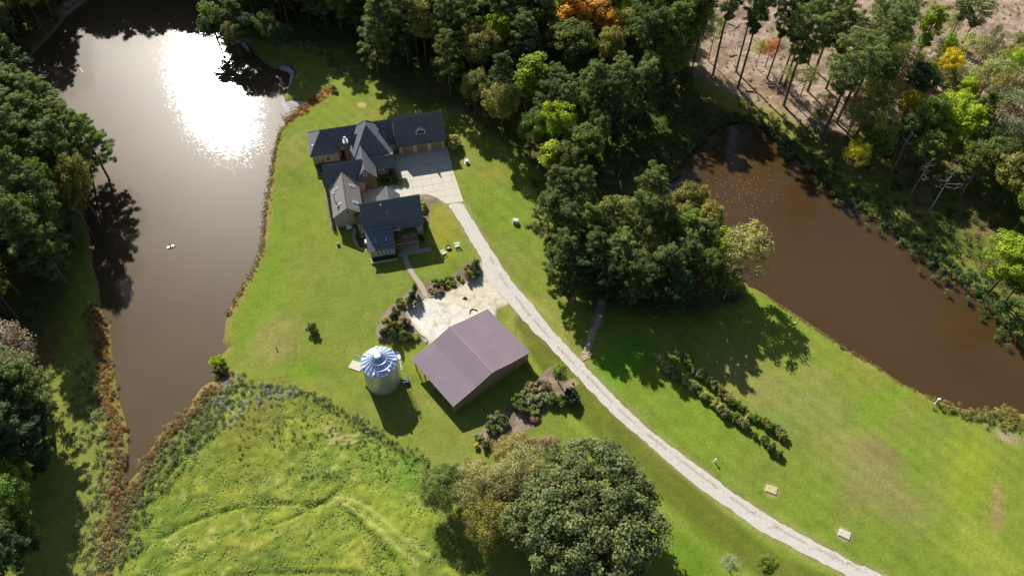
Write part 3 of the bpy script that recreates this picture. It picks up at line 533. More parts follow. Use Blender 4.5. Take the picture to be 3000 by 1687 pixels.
# link and hipped centre
wing('x', -6.2, -.46, [(.75,2.7),(3.9,6.9),(7.0,2.8)], ends=(0, 0), oh=.3)
hp = MB(); e = 3.4; V = [(-10.4,-5.0,e),(-1.4,-5.0,e),(-1.4,5.9,e),(-10.4,5.9,e),(-6.1,.85,8.8),(-6.1,2.45,8.8)]
hp.solid(V, [(0,1,4),(1,2,5,4),(2,3,5),(3,0,4,5)], .16); HP = part(hp, 'roof', m_shingle, label='tall hipped main roof of slate shingles')
for a, b in ((0,4),(1,4),(2,5),(3,5),(4,5)):
    rc = MB(); rc.tube([Vector(V[a])+Vector((0,0,.03)), Vector(V[b])+Vector((0,0,.03))], .09, 5); rc.build('ridge_cap', m_ridge, HP)
wl = MB(); wl.box(-10.1, -1.7, -4.6, 5.6, 0, 3.22); part(wl, 'wall', m_wall)
for x0, x1, xr in ((-4.6, -2.15, -2.15), (-10.0, -7.4, -10.0)):
    wing('x', x0, x1, [(.15,4.75),(1.5,6.25),(2.85,4.75)], oh=.22, ends=(xr == -10.0, xr != -10.0), cap=False, walls=True)
wing('x', -7.0, -1.55, [(-6.35,2.75),(-4.45,4.45),(-1.5,3.0)], wm=m_brick)
wing('y', -9.6, -1.5, [(-10.25,3.4),(-8.0,6.2),(-5.6,3.4)], wm=m_brick)
window(-8.25, -7.75, -9.3, 4.3, 5.1, bars=(0, 1)); window(-5.0, -4.1, -6.05, 1.1, 2.1)
nb = MB(); nb.box(-3.0, -2.2, -6.1, -6.03, .05, 2.0); part(nb, 'door', m_dark)
fo = MB(); fo.lathe([(.55,.0),(.6,.35),(.5,.4),(.15,.42),(.12,.8),(.3,.85),(.05,.9)], 14, (-7.9, -9.95)); fob = fo.build('wall_fountain', m_stone); fob.location = HOUSE.location; fob.rotation_euler = HOUSE.rotation_euler; link(fob, None, 'small stone fountain standing against the brick gable', 'fountain')
# north-west pavilion
pv = MB(); e = 2.95; pv.solid([(-18.9,.2,e),(-12.5,.2,e),(-12.5,8.2,e),(-18.9,8.2,e),(-15.7,4.2,6.5)], [(0,1,4),(1,2,4),(2,3,4),(3,0,4)], .16); PV = part(pv, 'roof', m_shingle, label='pyramid roof of the pond-side pavilion')
for a in ((-18.9,.2,e),(-12.5,.2,e),(-12.5,8.2,e),(-18.9,8.2,e)): rc = MB(); rc.tube([Vector(a)+Vector((0,0,.03)), Vector((-15.7,4.2,6.53))], .08, 5); rc.build('ridge_cap', m_ridge, PV)
wl = MB(); wl.box(-18.5, -12.9, .6, 7.8, 0, 2.78); part(wl, 'wall', m_wall)
window(-15.6, -14.9, .6, .9, 2.1)
vp = MB(); vp.tube([(-17.9,1.9,3.9),(-17.9,1.9,4.75)], .1, 8); part(vp, 'vent_pipe', m_steel)
wing('x', -15.6, -8.0, [(1.35,3.6),(4.2,6.47),(8.0,2.9)], ends=(0, 0))
fr = MB()
for k in range(3): fr.box(-12.5+k*.8, -12.42+k*.8, 1.55, 1.66, 0, 2.3)
fr.box(-12.5, -10.82, 1.55, 1.66, 2.3, 2.42); FD = part(fr, 'french_door', m_door); gl = MB(); gl.box(-12.42, -10.9, 1.62, 1.65, 0, 2.3); gl.build('pane', m_glass, FD)
tb = MB(); tb.box(-17.9, -10.1, -3.6, .59, 0, .35); tb.box(-12.88, -10.1, .59, 1.6, 0, .35); part(tb, 'terrace', m_brick)
rl = MB(); 
for k in range(9): rl.tube([(-16.4, -3.4+k*.5, .35), (-16.4, -3.4+k*.5, 1.3)], .03, 4)
rl.tube([(-16.4,-3.5,1.3),(-16.4,.6,1.3)], .04, 5); part(rl, 'railing', m_dark)
# chimney
m_capm = mat('painted_cap', (.42,.42,.42), rough=.7)
ch = MB(); ch.box(-11.35, -10.35, -1.45, -.2, 0, 6.7); CH = part(ch, 'chimney', m_brick); cc_ = MB(); cc_.box(-11.4, -10.3, -1.5, -.15, 6.7, 6.85); cc_.build('chimney_cap', m_capm, CH)
fl = MB(); fl.tube([(-10.85,-.85,6.95),(-10.85,-.85,7.75)], .2, 10); fl.lathe([(.3,7.75),(.3,7.9)], 12, (-10.85,-.85)); fl.build('flue', m_capm, CH)
c2 = MB(); c2.box(4.8, 5.3, 3.2, 3.7, 7.3, 8.5); C2 = part(c2, 'chimney', m_stone); k2 = MB(); k2.lathe([(.2,8.5),(.26,8.75),(.12,8.95),(.14,9.35),(.02,9.6)], 10, (5.05,3.45)); k2.build('chimney_pot', m_dark, C2)
# front-left wing, metal wing
wing('x', -16.3, -8.1, [(-9.9,3.1),(-6.9,6.7),(-3.9,3.1)])
MR = wing('y', -18.9, -8.2, [(-15.65,3.25),(-12.6,5.5),(-9.6,3.25)], rm=m_metal, seams=.42); MR['label'] = 'ribbed tan metal roof with four skylights'
for fr_, x, y, sgn in (('B',345,222,-1),('B',392,425,-1),('B',560,185,1),('B',602,385,1)):
    q = Lc(P(fr_, x, y, 4.45)); u = (q[0]+12.6); z = 5.5-abs(u)*.738; s_ = MB(); hx = .36*sgn; 
    def sk(h, w, l): return [(q[0]-w, q[1]-l, 0), (q[0]+w, q[1]-l, 0), (q[0]+w, q[1]+l, 0), (q[0]-w, q[1]+l, 0)]
    def rise(pts, h): return [(a, b, 5.5-abs(a+12.6)*.738+h) for a, b, _ in pts]
    s_.solid(rise(sk(0, .5, .3), .15), [(0,1,2,3)], .14); so = s_.build('skylight', m_trim, MR); g_ = MB(); g_.solid(rise(sk(0, .42, .22), .16), [(0,1,2,3)], .02); g_.build('pane', m_skyl, so)
fp = Lc(P('B', 345, 365, 4.4)); fz = 5.5-abs(fp[0]+12.6)*.738; f = MB(); f.tube([(fp[0], fp[1], fz-.1), (fp[0], fp[1], fz+2.2)], .12, 10); f.lathe([(.28,fz+2.2),(.28,fz+2.32),(.05,fz+2.5)], 12, (fp[0], fp[1])); f.build('flue', m_steel, MR)
window(-12.85, -12.35, -18.58, 3.6, 4.4, bars=(0, 1))
# small link roof between metal wing and guest wing
wing('x', -11.5, -9.6, [(-21.0,2.7),(-19.6,3.7),(-18.2,2.7)], rm=m_copper, cap=False)
# guest wing
wing('x', -10.05, 1.85, [(-24.75,3.4),(-21.2,8.4),(-17.6,3.4)])
ex = MB(); z_at = lambda y: 2.65+(y+28.75)*.405; ex.solid([(-9.9,-28.75,2.65),(-4.45,-28.75,2.65),(-4.45,-23.9,z_at(-23.9)),(-9.9,-23.9,z_at(-23.9))], [(0,1,2,3)], .16); EX = part(ex, 'roof', m_shingle, label='low catslide roof with two skylights coloured like reflected sky')
wl = MB(); wl.add([(x, y, z) for x in (-9.6, -4.7) for y, z in ((-28.4,0),(-24.4,0),(-24.4,z_at(-24.4)-.18),(-28.4,z_at(-28.4)-.18))], [(0,1,2,3),(7,6,5,4),(0,4,5,1),(1,5,6,2),(2,6,7,3),(3,7,4,0)]); part(wl, 'wall', m_wall)
for x, y in ((855,875),(985,850)):
    q = Lc(P('B', x, y, 3.6)); pts = [(q[0]+a, q[1]+b) for a, b in ((-.3,-.55),(.3,-.55),(.3,.55),(-.3,.55))]; s_ = MB(); s_.solid([(a, b, z_at(b)+.12) for a, b in pts], [(0,1,2,3)], .12); so = s_.build('skylight', m_dark, EX)
    pts = [(q[0]+a, q[1]+b) for a, b in ((-.25,-.5),(.25,-.5),(.25,.5),(-.25,.5))]; g_ = MB(); g_.solid([(a, b, z_at(b)+.14) for a, b in pts], [(0,1,2,3)], .02); g_.build('pane', m_skyl, so)
for k in range(4): window(-8.35+k*.76, -7.8+k*.76, -28.4, 1.0, 2.15, bars=(1, 3))
for q, r_, h_ in ((Lc(P('B',918,455,7.3)), .07, .5), (Lc(P('B',985,500,6.9)), .16, .25)): v = MB(); zz = 8.4-abs(q[1]+21.2)*1.408; v.tube([(q[0], q[1], zz-.1), (q[0], q[1], zz+h_)], r_, 8); part(v, 'vent_pipe', m_steel)
wing('y', -19.5, -15.0, [(-6.65,3.1),(-4.2,6.0),(-1.75,3.1)], ends=(0, 1), wm=m_wall)
q = Lc(P('B',890,345,3.6)); v = MB(); v.tube([(q[0]+.1, q[1], 3.2), (q[0]+.1, q[1], 4.0)], .07, 8); part(v, 'vent_pipe', m_white)
gt = MB(); gt.box(-4.6, -3.0, -24.93, -24.8, 3.28, 3.4); part(gt, 'gutter', m_trim)
# planter in front of the catslide wall
def placed(mb, name, m, label, cat, group=None, **k):
    o = mb.build(name, m, None, **k); o.location = HOUSE.location; o.rotation_euler = HOUSE.rotation_euler; return link(o, None, label, cat, group)
w = MB(); w.box(-9.7, -4.6, -29.75, -29.5, 0, .45); w.box(-9.7, -9.45, -29.5, -28.5, 0, .4); placed(w, 'planter_wall', m_stone, 'low stone planter wall under the row of four windows', 'planter')
pc = []
for k in range(60): pc.append([random.uniform(-9.3,-4.7), random.uniform(-29.4,-28.6), .35])
def stuff_clumps(name, cs, rad, nl, leaf, col, label, flat=.8, asp=.6, var=.35, hue=.12, kind='stuff', cat=None, group=None, local=False):
    cs = np.array(cs, float); v, f_, c_ = clumps(cs, rad, nl, leaf, asp, flat, var, .5, hue); me = np_mesh(name, v, f_, c_); me.materials.append(m_leaf)
    o = bpy.data.objects.new(name, me); o.color = (*CT.get(col, col), 1) if isinstance(col, str) else (*col, 1)
    if local: o.location = HOUSE.location; o.rotation_euler = HOUSE.rotation_euler
    return link(o, None, label, cat, group, kind)
stuff_clumps('groundcover_plants', pc, .3, 40, .09, 'pined', 'dark groundcover filling the stone planter', local=True)
# pergola with vine on the patio
pg = empty('pergola', (LO[0], LO[1], 0), LA, label='wooden patio pergola half covered by a dark vine beside the catslide roof', cat='pergola')
for x, y in ((-4.1,-28.0),(.0,-28.0),(.0,-25.0),(-4.1,-25.0)): p_ = MB(); p_.box(x-.07, x+.07, y-.07, y+.07, 0, 2.5); p_.build('post', m_door, pg)
p_ = MB(); p_.box(-4.3,.2,-28.1,-27.98,2.5,2.66); p_.box(-4.3,.2,-25.05,-24.93,2.5,2.66)
p_.build('beam', m_door, pg)
for k in range(12): p_ = MB(); x = -4.2+k*.39; p_.box(x-.03, x+.03, -28.3, -24.95, 2.66, 2.76); p_.build('rafter', m_door, pg)
vc = [[-4.3+4.4*random.random(), -27.6+2.9*random.random()**.7, 2.75+.2*random.random()] for _ in range(95)]; vc = [v for v in vc if not (-3.1 < v[0] < -.2 and v[1] < -25.9 and random.random() < .85)]+[[-4.6+random.random()*.8, -28.4+random.random()*3, .5+2*random.random()] for _ in range(40)]
stuff_clumps('vine', vc, .42, 50, .11, 'leafy', 'dark vine sprawling over the patio pergola', kind=None, cat='vine', local=True)
w = MB(); w.box(-4.4, .1, -28.9, -24.4, 0, .08); w.box(.1, 2.3, -28.9, -27.9, 0, .07); 
o = placed(w, 'patio', m_walk, None, None); del_ = [o.pop(k_) for k_ in ('label', 'category') if k_ in o]; o['kind'] = 'structure'
# things along the guest wing's side
def sidebox(x0, x1, y0, y1, z1, m, name, label, cat, top=None, fan=False):
    w = MB(); w.box(x0, x1, y0, y1, .05, z1); w.box(x0-.06, x1+.06, y0-.06, y1+.06, 0, .05)
    if fan: 
        w.lathe([(.28, z1), (.28, z1+.04), (.2, z1+.05)], 14, ((x0+x1)/2, (y0+y1)/2))
    return placed(w, name, m, label, cat)
q = Lc(P('B', 520, 690, .5)); sidebox(q[0]-.5, q[0]+.5, q[1]-.35, q[1]+.35, .8, m_white, 'air_conditioner', 'white air conditioning unit at the foot of the beige gable wall', 'air conditioner', fan=True)
q = Lc(P('B', 693, 755, .7)); sidebox(q[0]-.35, q[0]+.2, q[1]-.6, q[1]+.6, .9, m_trim, 'storage_cabinet', 'long pale cabinet against the west side of the guest wing', 'cabinet')
q = Lc(P('B', 686, 818, .6)); w = MB(); w.lathe([(.42,0),(.45,.7),(.42,.82),(.3,.86)], 18, (q[0], q[1])); w.lathe([(.2,.86),(.2,.93)], 12, (q[0], q[1])); placed(w, 'round_heat_pump', mat('grey_enamel', alb(150,152,150)*.8), 'round grey heat pump unit by the guest wing', 'heat pump')
q = Lc(P('B', 733, 890, .9)); w = MB(); w.box(q[0]-.28, q[0]+.28, q[1]-.5, q[1]+.5, .75, .95); gg = [(q[0]-.28*math.cos(t), .95+.25*math.sin(t)) for t in np.linspace(0, math.pi, 8)]
w.add([(a, q[1]-.4, b) for a, b in gg]+[(a, q[1]+.4, b) for a, b in gg], [tuple(range(8)), tuple(range(8, 16))[::-1]]+[(i, 8+i, 9+i, i+1) for i in range(7)])
for a, b in ((-.22,-.4),(.22,-.4),(.22,.4),(-.22,.4)): w.tube([(q[0]+a, q[1]+b, 0), (q[0]+a, q[1]+b, .76)], .03, 5)
placed(w, 'grill', m_steel, 'shiny barbecue grill on the side terrace', 'grill')
# well cap, fixtures
def lid(fr, x, y, L, Wd_, rz, h, label, name='septic_lid', cat='septic lid', m=m_conc, group=None):
    p = P(fr, x, y); w = MB(); w.box(-L/2, L/2, -Wd_/2, Wd_/2, 0, h); w.box(-L/2+.14, L/2-.14, -Wd_/2+.14, Wd_/2-.14, h, h+.03)
    for sx in (-1, 1): w.tube([(sx*L*.25-.12, 0, h+.03), (sx*L*.25-.1, 0, h+.12), (sx*L*.25+.1, 0, h+.12), (sx*L*.25+.12, 0, h+.03)], .02, 4)
    o = w.build(name, m); o.location = (p[0], p[1], 0); o.rotation_euler = (0, 0, math.radians(rz)); return link(o, None, label, cat, group)
lid('F', 1940, 1231, 1.75, 1.25, -22, .16, 'mossy rectangular concrete septic lid in the lawn, the one nearer the hedgerows', m=mat('mossy_concrete', alb(206,196,150), noise=.2, nscale=3))
lid('F', 2124, 1343, 1.75, 1.2, -28, .16, 'pale grey concrete septic lid beside the lower end of the drive')
c = P('F', 851, 616); w = MB(); w.lathe([(.3,0),(.33,.5),(.3,.56),(.1,.6)], 16); o = w.build('well_cap', mat('mossy_cap', alb(150,158,110))); o.location = (c[0], c[1], 0); link(o, None, 'small round mossy well cap on the lawn west of the house', 'well cap')
def ubox(fr, x, y, sx, sy, h, rz, m, label, name='utility_box', cat='utility box'):
    c = P(fr, x, y); w = MB(); w.box(-sx/2, sx/2, -sy/2, sy/2, .04, h); w.box(-sx/2-.12, sx/2+.12, -sy/2-.12, sy/2+.12, 0, .05); w.box(-sx/2-.03, sx/2+.03, -sy/2-.05, sy/2+.03, h, h+.06); w.box(-.02, .02, -sy/2-.02, -sy/2, .2, h-.1)
    o = w.build(name, m); o.location = (c[0], c[1], 0); o.rotation_euler = (0, 0, math.radians(rz)); return link(o, None, label, cat)
ubox('F', 1297, 560, 1.0, .8, .85, -12, mat('pale_green_steel', alb(205,215,205)), 'pale green utility box in the lawn east of the drive')
ubox('F', 1174, 409, .7, .7, .7, 15, mat('white_steel', (.7,.7,.68)), 'white utility box on a bare patch beside the garage apron')
def post(fr, x, y, h, r, m, label, name='post', cat='post', head=None):
    c = P(fr, x, y); w = MB(); w.lathe([(r*1.6,0),(r*1.6,.06),(r,.08),(r,h),(r*.5,h+.05)], 10)
    if head: w.box(-head, head, -head*.7, head*.7, h-.1, h+head)
    o = w.build(name, m); o.location = (c[0], c[1], 0); return link(o, None, label, cat)
post('H', 1430, 1308, .9, .1, m_white, 'short white hydrant post in the lawn between hedgerow and drive', 'yard_hydrant', 'hydrant', .14)
post('H', 1540, 575, .6, .07, m_dark, 'short dark stake standing in the lawn beyond the hedgerows', 'garden_stake', 'stake', .1)
post('P', 1205, 1295, 1.4, .12, m_white, 'white-topped post on the shore of the east pond', 'shore_post', 'post', .22)
post('P', 290, 772, .25, .12, m_white, 'small white marker on the grass by the east pond', 'marker', 'marker')
post('D', 2250, 528, .35, .14, m_dark, 'dark stump-like valve cover beside the drive', 'valve_cover', 'valve cover')
post('W', 1493, 226, .5, .07, m_dark, 'dark sprinkler head on the worn lawn beside the west pond', 'sprinkler', 'sprinkler', .1)
# chairs and fire pit
def chair(fr, x, y, rz, label):
    c = P(fr, x, y, .3); e = empty('lawn_chair', (c[0], c[1], 0), math.radians(rz), label=label, cat='chair', group='white lawn chairs by the fire pit')
    s = MB(); 
    for k in range(5): s.box(-.32, .32, -.42+k*.16, -.29+k*.16, .40-.022*k, .425-.022*k)
    s.build('seat', m_white, e); b = MB()
    for k in range(5): a = -.3+k*.125; b.add([(a, .28, .30), (a+.1, .28, .30), (a+.1, .62, 1.05+(.08 if k == 2 else .03)), (a, .62, 1.05+(.08 if k == 2 else .03)), (a, .31, .30), (a+.1, .31, .30), (a+.1, .65, 1.05), (a, .65, 1.05)], [(0,1,2,3),(7,6,5,4),(0,4,5,1),(1,5,6,2),(2,6,7,3),(3,7,4,0)])
    b.build('backrest', m_white, e)
    for sx in (-1, 1):
        a = MB(); a.box(sx*.4-.08, sx*.4+.08, -.48, .42, .58, .61); a.build('armrest', m_white, e)
        l = MB(); l.box(sx*.38-.03, sx*.38+.03, -.42, -.34, 0, .58); l.build('leg', m_white, e); l = MB(); l.box(sx*.38-.03, sx*.38+.03, .42, .5, 0, .58); l.build('leg', m_white, e)
    return e
chair('B', 1868, 935, -70, 'white wooden lawn chair on the drive side of the fire pit'); chair('B', 1700, 1025, 130, 'white wooden lawn chair next to the house shadow')
c = P('B', 1765, 968); e = empty('fire_pit', (c[0], c[1], 0), 0, label='round metal fire pit ring with pale ash on the lawn', cat='fire pit')
w = MB(); N_ = 24; w.add([(r_*math.cos(6.2832*k/N_), r_*math.sin(6.2832*k/N_), z) for r_, z in ((.52,0),(.52,.4),(.46,.4),(.46,.02)) for k in range(N_)], [(i*N_+k, i*N_+(k+1) % N_, (i+1)*N_+(k+1) % N_, (i+1)*N_+k) for i in range(3) for k in range(N_)]); w.build('ring', m_dark, e)
w = MB(); w.lathe([(.455,.02),(.455,.18),(.3,.24),(.02,.26)], 20); w.build('ash', mat('ash', alb(200,186,160), noise=.3, nscale=8), e)
# ------------------------------------------------------------ grain silo
sc = P('D', 418, 318, 6.2); SX, SY = sc[0], sc[1]; SI = empty('grain_silo', (SX, SY, 0), 0, label='round galvanised grain silo with conical ribbed roof beside the barn', cat='silo')
m_galv = mat('galvanised_wall', (.66,.67,.64), rough=.42, metal=.6, noise=.12, nscale=1.2); m_galr = mat('galvanised_roof', (.52,.64,.84), rough=.42, metal=.35, noise=.05, nscale=2)
R0 = 3.0; w = MB(); prof = [(R0+.04*math.sin(i*math.pi), z) for i, z in enumerate(np.linspace(0, 6.1, 62))]; prof = [(R0+(.03 if i % 2 else 0), z) for i, z in enumerate(np.linspace(0, 6.1, 75))]; w.lathe(prof, 48); w.build('wall', m_galv, SI, smooth=True)
nr = 22; RR = 3.12; w = MB(); w.lathe([(RR,6.08),(RR,6.14),(.5,7.75),(.45,7.72)], nr*2); SR = w.build('roof', m_galr, SI)
w = MB()
for k in range(nr):
    a = 2*math.pi*k/nr; c_, s_ = math.cos(a), math.sin(a); t = .022; tx, ty = -s_*t, c_*t; o_ = [(c_*RR, s_*RR, 6.13), (c_*.5, s_*.5, 7.75)]; w.add([(x+sg*tx, y+sg*ty, z+dz) for x, y, z in o_ for sg in (-1, 1) for dz in (0, .11)], [(0,1,5,4),(2,6,7,3),(1,3,7,5),(0,2,3,1),(4,5,7,6)])
w.build('roof_ribs', mat('roof_rib_steel', (.24,.33,.50), rough=.5), SR)
w = MB(); w.lathe([(.55,7.72),(.58,7.95),(.4,8.08),(.05,8.14)], 20); w.build('cap', m_white, SI)
m_pink = mat('rail_steel', alb(190,170,215)*.8, rough=.3, metal=.6)
for r_, z_ in ((1.45,7.28),(2.35,6.74)):
    w = MB(); w.tube([(r_*math.cos(t), r_*math.sin(t), z_+.02) for t in np.linspace(-2.3, .1, 24)], .03, 5); w.build('hand_rail', m_pink, SI)
for (x, y) in ((395,172),(272,252),(528,198),(572,298),(510,400),(370,437),(272,370)):
    q = P('D', x, y, 6.55); a = math.atan2(q[1]-SY, q[0]-SX); r_ = 2.75; w = MB(); zc = 6.14+(RR-r_)*.6; w.box(-.2, .2, -.15, .15, zc-.05, zc+.3, a, (r_*math.cos(a), r_*math.sin(a))); w.build('roof_vent', m_white, SI)
# ladder with cage on the south-east side
la = math.atan2(P('D',612,272,6.0)[1]-SY, P('D',612,272,6.0)[0]-SX); lx, ly = math.cos(la), math.sin(la); ldr = MB()
for sg in (-.2, .2): ldr.tube([(lx*3.2-ly*sg, ly*3.2+lx*sg, .5), (lx*3.2-ly*sg, ly*3.2+lx*sg, 7.1)], .03, 4)
for k in range(16): z = .8+k*.38; ldr.tube([(lx*3.2+ly*.2, ly*3.2-lx*.2, z), (lx*3.2-ly*.2, ly*3.2+lx*.2, z)], .02, 4)
ldr.build('ladder', m_steel, SI); cg = MB()
for k in range(7): z = 2.5+k*.75; cg.tube([(lx*(3.2+.45*math.sin(t))-ly*.4*math.cos(t), ly*(3.2+.45*math.sin(t))+lx*.4*math.cos(t), z) for t in np.linspace(0, math.pi, 9)], .02, 4, False)
for t in np.linspace(.3, math.pi-.3, 4): cg.tube([(lx*(3.2+.45*math.sin(t))-ly*.4*math.cos(t), ly*(3.2+.45*math.sin(t))+lx*.4*math.cos(t), z) for z in (2.4, 7.2)], .015, 4, False)
cg.build('ladder_cage', m_steel, SI); w = MB(); w.box(3.1, 3.75, -.35, .35, 5.95, 6.0, la); w.build('platform', m_white, SI)
q = P('D', 680, 505, .4)-np.array([SX, SY, 0]); w = MB(); w.box(-.5, .5, -.35, .35, 0, .7, .3, (q[0], q[1])); w.tube([(q[0], q[1], .6), (q[0]*.8, q[1]*.8, .7)], .18, 8); w.tube([(q[0]+.3, q[1]+.2, 0), (q[0]+.3, q[1]+.2, 1.5)], .05, 6); w.build('blower', mat('blue_steel', alb(86,106,150)*.7, rough=.5), SI)
q = P('D', 230, 330, 1.5)-np.array([SX, SY, 0]); w = MB(); w.tube([(q[0]*.75, q[1]*.75, 3.6), (q[0]*1.02, q[1]*1.02, 3.9), (q[0]*1.12, q[1]*1.1, 3.3)], .16, 8); w.build('filling_chute', m_steel, SI)
q = P('D', 205, 360); w = MB(); w.box(-1.15, 1.15, -.85, .85, 0, .14, -.35); o = w.build('concrete_pad', m_conc); o.location = (q[0], q[1], 0); link(o, None, 'small pale concrete pad on the grass beside the silo', 'concrete pad')
# ------------------------------------------------------------ barn
BA = math.radians(39.3); bc = (P('D',1120,750,2.65)[:2]+P('C',1850,695,2.65)[:2])/2; bc = (P('D',725,298,2.65)[:2]+P('D',1850,235,2.65)[:2]+P('D',1120,750,2.65)[:2])/3
pL, pF, pRt = [P(*a)[:2] for a in (('D',725,298,2.65),('D',1120,750,2.65),('D',1850,235,2.65))]; pB = pL+pRt-pF; bc = (pL+pRt)/2; dv = (pRt-pF); BA = math.atan2(dv[1], dv[0]); BX = np.linalg.norm(dv)/2; BY = np.linalg.norm(pL-pF)/2
BN = empty('barn', (bc[0], bc[1], 0), BA, label='open-sided pole barn with mauve ribbed metal roof', cat='barn')
m_broof = mat('mauve_metal_roof', alb(180,158,165)*.92, rough=.42, spec=.5, noise=.08, nscale=.5); m_bwall = mat('taupe_metal_wall', alb(172,154,128)*.85, rough=.6)
m_brib = mat('mauve_rib_shade', alb(168,146,166)*.62, rough=.5)  # darker than the sheet: shade beside each rib is put into its colour
kx = BX*.44; zr, zk, ze = 4.9, 3.75, 2.75; prof = [(-BX, ze), (-kx, zk), (0, zr), (kx, zk), (BX, ze)]
w = MB(); w.solid([(x, -BY, z) for x, z in prof]+[(x, BY, z) for x, z in prof], [(i, i+1, 6+i, 5+i) for i in range(4)], .1); BR = w.build('roof', m_broof, BN)
w = MB()
for y in np.arange(-BY+.06, BY, .3):
    for (xa, za), (xb, zb_) in zip(prof[:-1], prof[1:]):
        w.add([(xa, y-.06, za+.004), (xa, y+.06, za+.004), (xb, y+.06, zb_+.004), (xb, y-.06, zb_+.004), (xa, y-.02, za+.05), (xa, y+.02, za+.05), (xb, y+.02, zb_+.05), (xb, y-.02, zb_+.05)], [(4,7,6,5),(0,4,5,1),(2,6,7,3),(0,3,7,4),(1,5,6,2)])
w.build('roof_ribs', m_brib, BR); w = MB(); w.solid([(-.22, -BY-.02, zr-.06), (0, -BY-.02, zr+.07), (.22, -BY-.02, zr-.06), (-.22, BY+.02, zr-.06), (0, BY+.02, zr+.07), (.22, BY+.02, zr-.06)], [(0,1,4,3),(1,2,5,4)], .04); w.build('ridge_cap', m_broof, BR)
yw = -BY+.25; w = MB()
def gw(y0, y1):
    t = [(-BX+.3, 0), (BX-.3, 0), (BX-.3, ze-.02), (kx, zk-.13), (0, zr-.13), (-kx, zk-.13), (-BX+.3, ze-.02)]; w.add([(x, y0, z) for x, z in t]+[(x, y1, z) for x, z in t], [tuple(range(7)), tuple(range(7, 14))[::-1]]+[(i, 7+i, 7+(i+1) % 7, (i+1) % 7) for i in range(7)])
gw(yw, yw+.12); w.box(BX-.45, BX-.31, -BY+.4, BY-.3, 0, ze-.1); w.build('wall', m_bwall, BN)
w = MB()
for x in np.arange(-BX+.5, BX-.4, .45): w.box(x-.03, x+.03, yw-.03, yw, .02, min(ze-.1, 9))
w.build('wall_ribs', m_bwall, BN)
for k in range(5): y = -BY+.6+k*(2*BY-1.2)/4; p_ = MB(); p_.box(-BX+.25, -BX+.42, y-.09, y+.09, 0, ze-.05); p_.build('post', m_door, BN)
for k in range(1, 4):
    x = -BX+.4+k*(2*BX-.8)/4; p_ = MB(); p_.box(x-.09, x+.09, BY-.5, BY-.32, 0, 3.4); p_.build('post', m_door, BN)
w = MB(); w.box(-BX+.22, -BX+.45, -BY+.4, BY-.3, ze-.38, ze-.16); w.build('beam', m_door, BN)
# ------------------------------------------------------------ small structures
c = P('I', 533, 955); e = empty('footbridge', (c[0], c[1], 0), math.radians(-8), label='small grey wooden footbridge over the rock-lined ditch in tree shade', cat='footbridge')
m_gw = mat('weathered_wood', alb(160,150,140)*.8, noise=.2, nscale=3)
for k in range(12): d = MB(); d.box(-1.0, 1.0, -.85+k*.143, -.73+k*.143, .3, .35); d.build('plank', m_gw, e)
for sx in (-.85, .85): d = MB(); d.box(sx-.06, sx+.06, -.9, .9, .12, .3); d.build('stringer', m_gw, e)
sl = chaikin([P('I', x, y)[:2] for x, y in [(440,1240),(465,1150),(490,1080),(520,1030),(535,960),(545,880)]], False, 2); RK = []
rk = MB()
for i in range(620):
    t = random.random()*(len(sl)-1.01); k = int(t); q = sl[k]+(sl[k+1]-sl[k])*(t-k)+RNG.normal(size=2)*.26; r_ = random.uniform(.07, .2); vs = []
    for j in range(8): vs.append((q[0]+r_*(1 if j & 1 else -1)*random.uniform(.5, 1), q[1]+r_*(1 if j & 2 else -1)*random.uniform(.5, 1), (r_*.9 if j & 4 else 0)*random.uniform(.6, 1)+.01))
    rk.add(vs, [(0,2,3,1),(4,5,7,6),(0,1,5,4),(1,3,7,5),(3,2,6,7),(2,0,4,6)])
ob = rk.build('ditch_rocks', mat('tan_rubble', alb(206,180,152), noise=.35, nscale=2.2), kind='stuff', label='tan rubble rocks lining the drainage ditch')
# stone edging of the court
def edging(line, name, label, r_=.10):
    pts = chaikin(line, False, 2); w = MB(); L = 0
    for a, b in zip(pts[:-1], pts[1:]):
        d = np.linalg.norm(b-a); w.box(-d/2*.93, d/2*.93, -r_, r_, 0, .16+random.random()*.04, math.atan2(*(b-a)[::-1]), tuple((a+b)/2))
    w.build(name, m_stone, label=label, cat='edging')
edging(PL('C', [(1090,553),(1160,550),(1250,520)]), 'stone_edging', 'short stone edging right of the garden path end')
edging(PL('C', [(1020,575),(960,610),(870,655),(825,705),(830,780),(870,870),(930,960),(1000,1030),(1060,1065),(1078,1095),(1055,1125)]), 'stone_edging', 'curved pale stone edging on the west side of the sandy court')
edging(PL('C', [(1600,350),(1680,300),(1735,255),(1738,150)]), 'stone_edging', 'stone edging round the dark shrubs at the corner of the court')
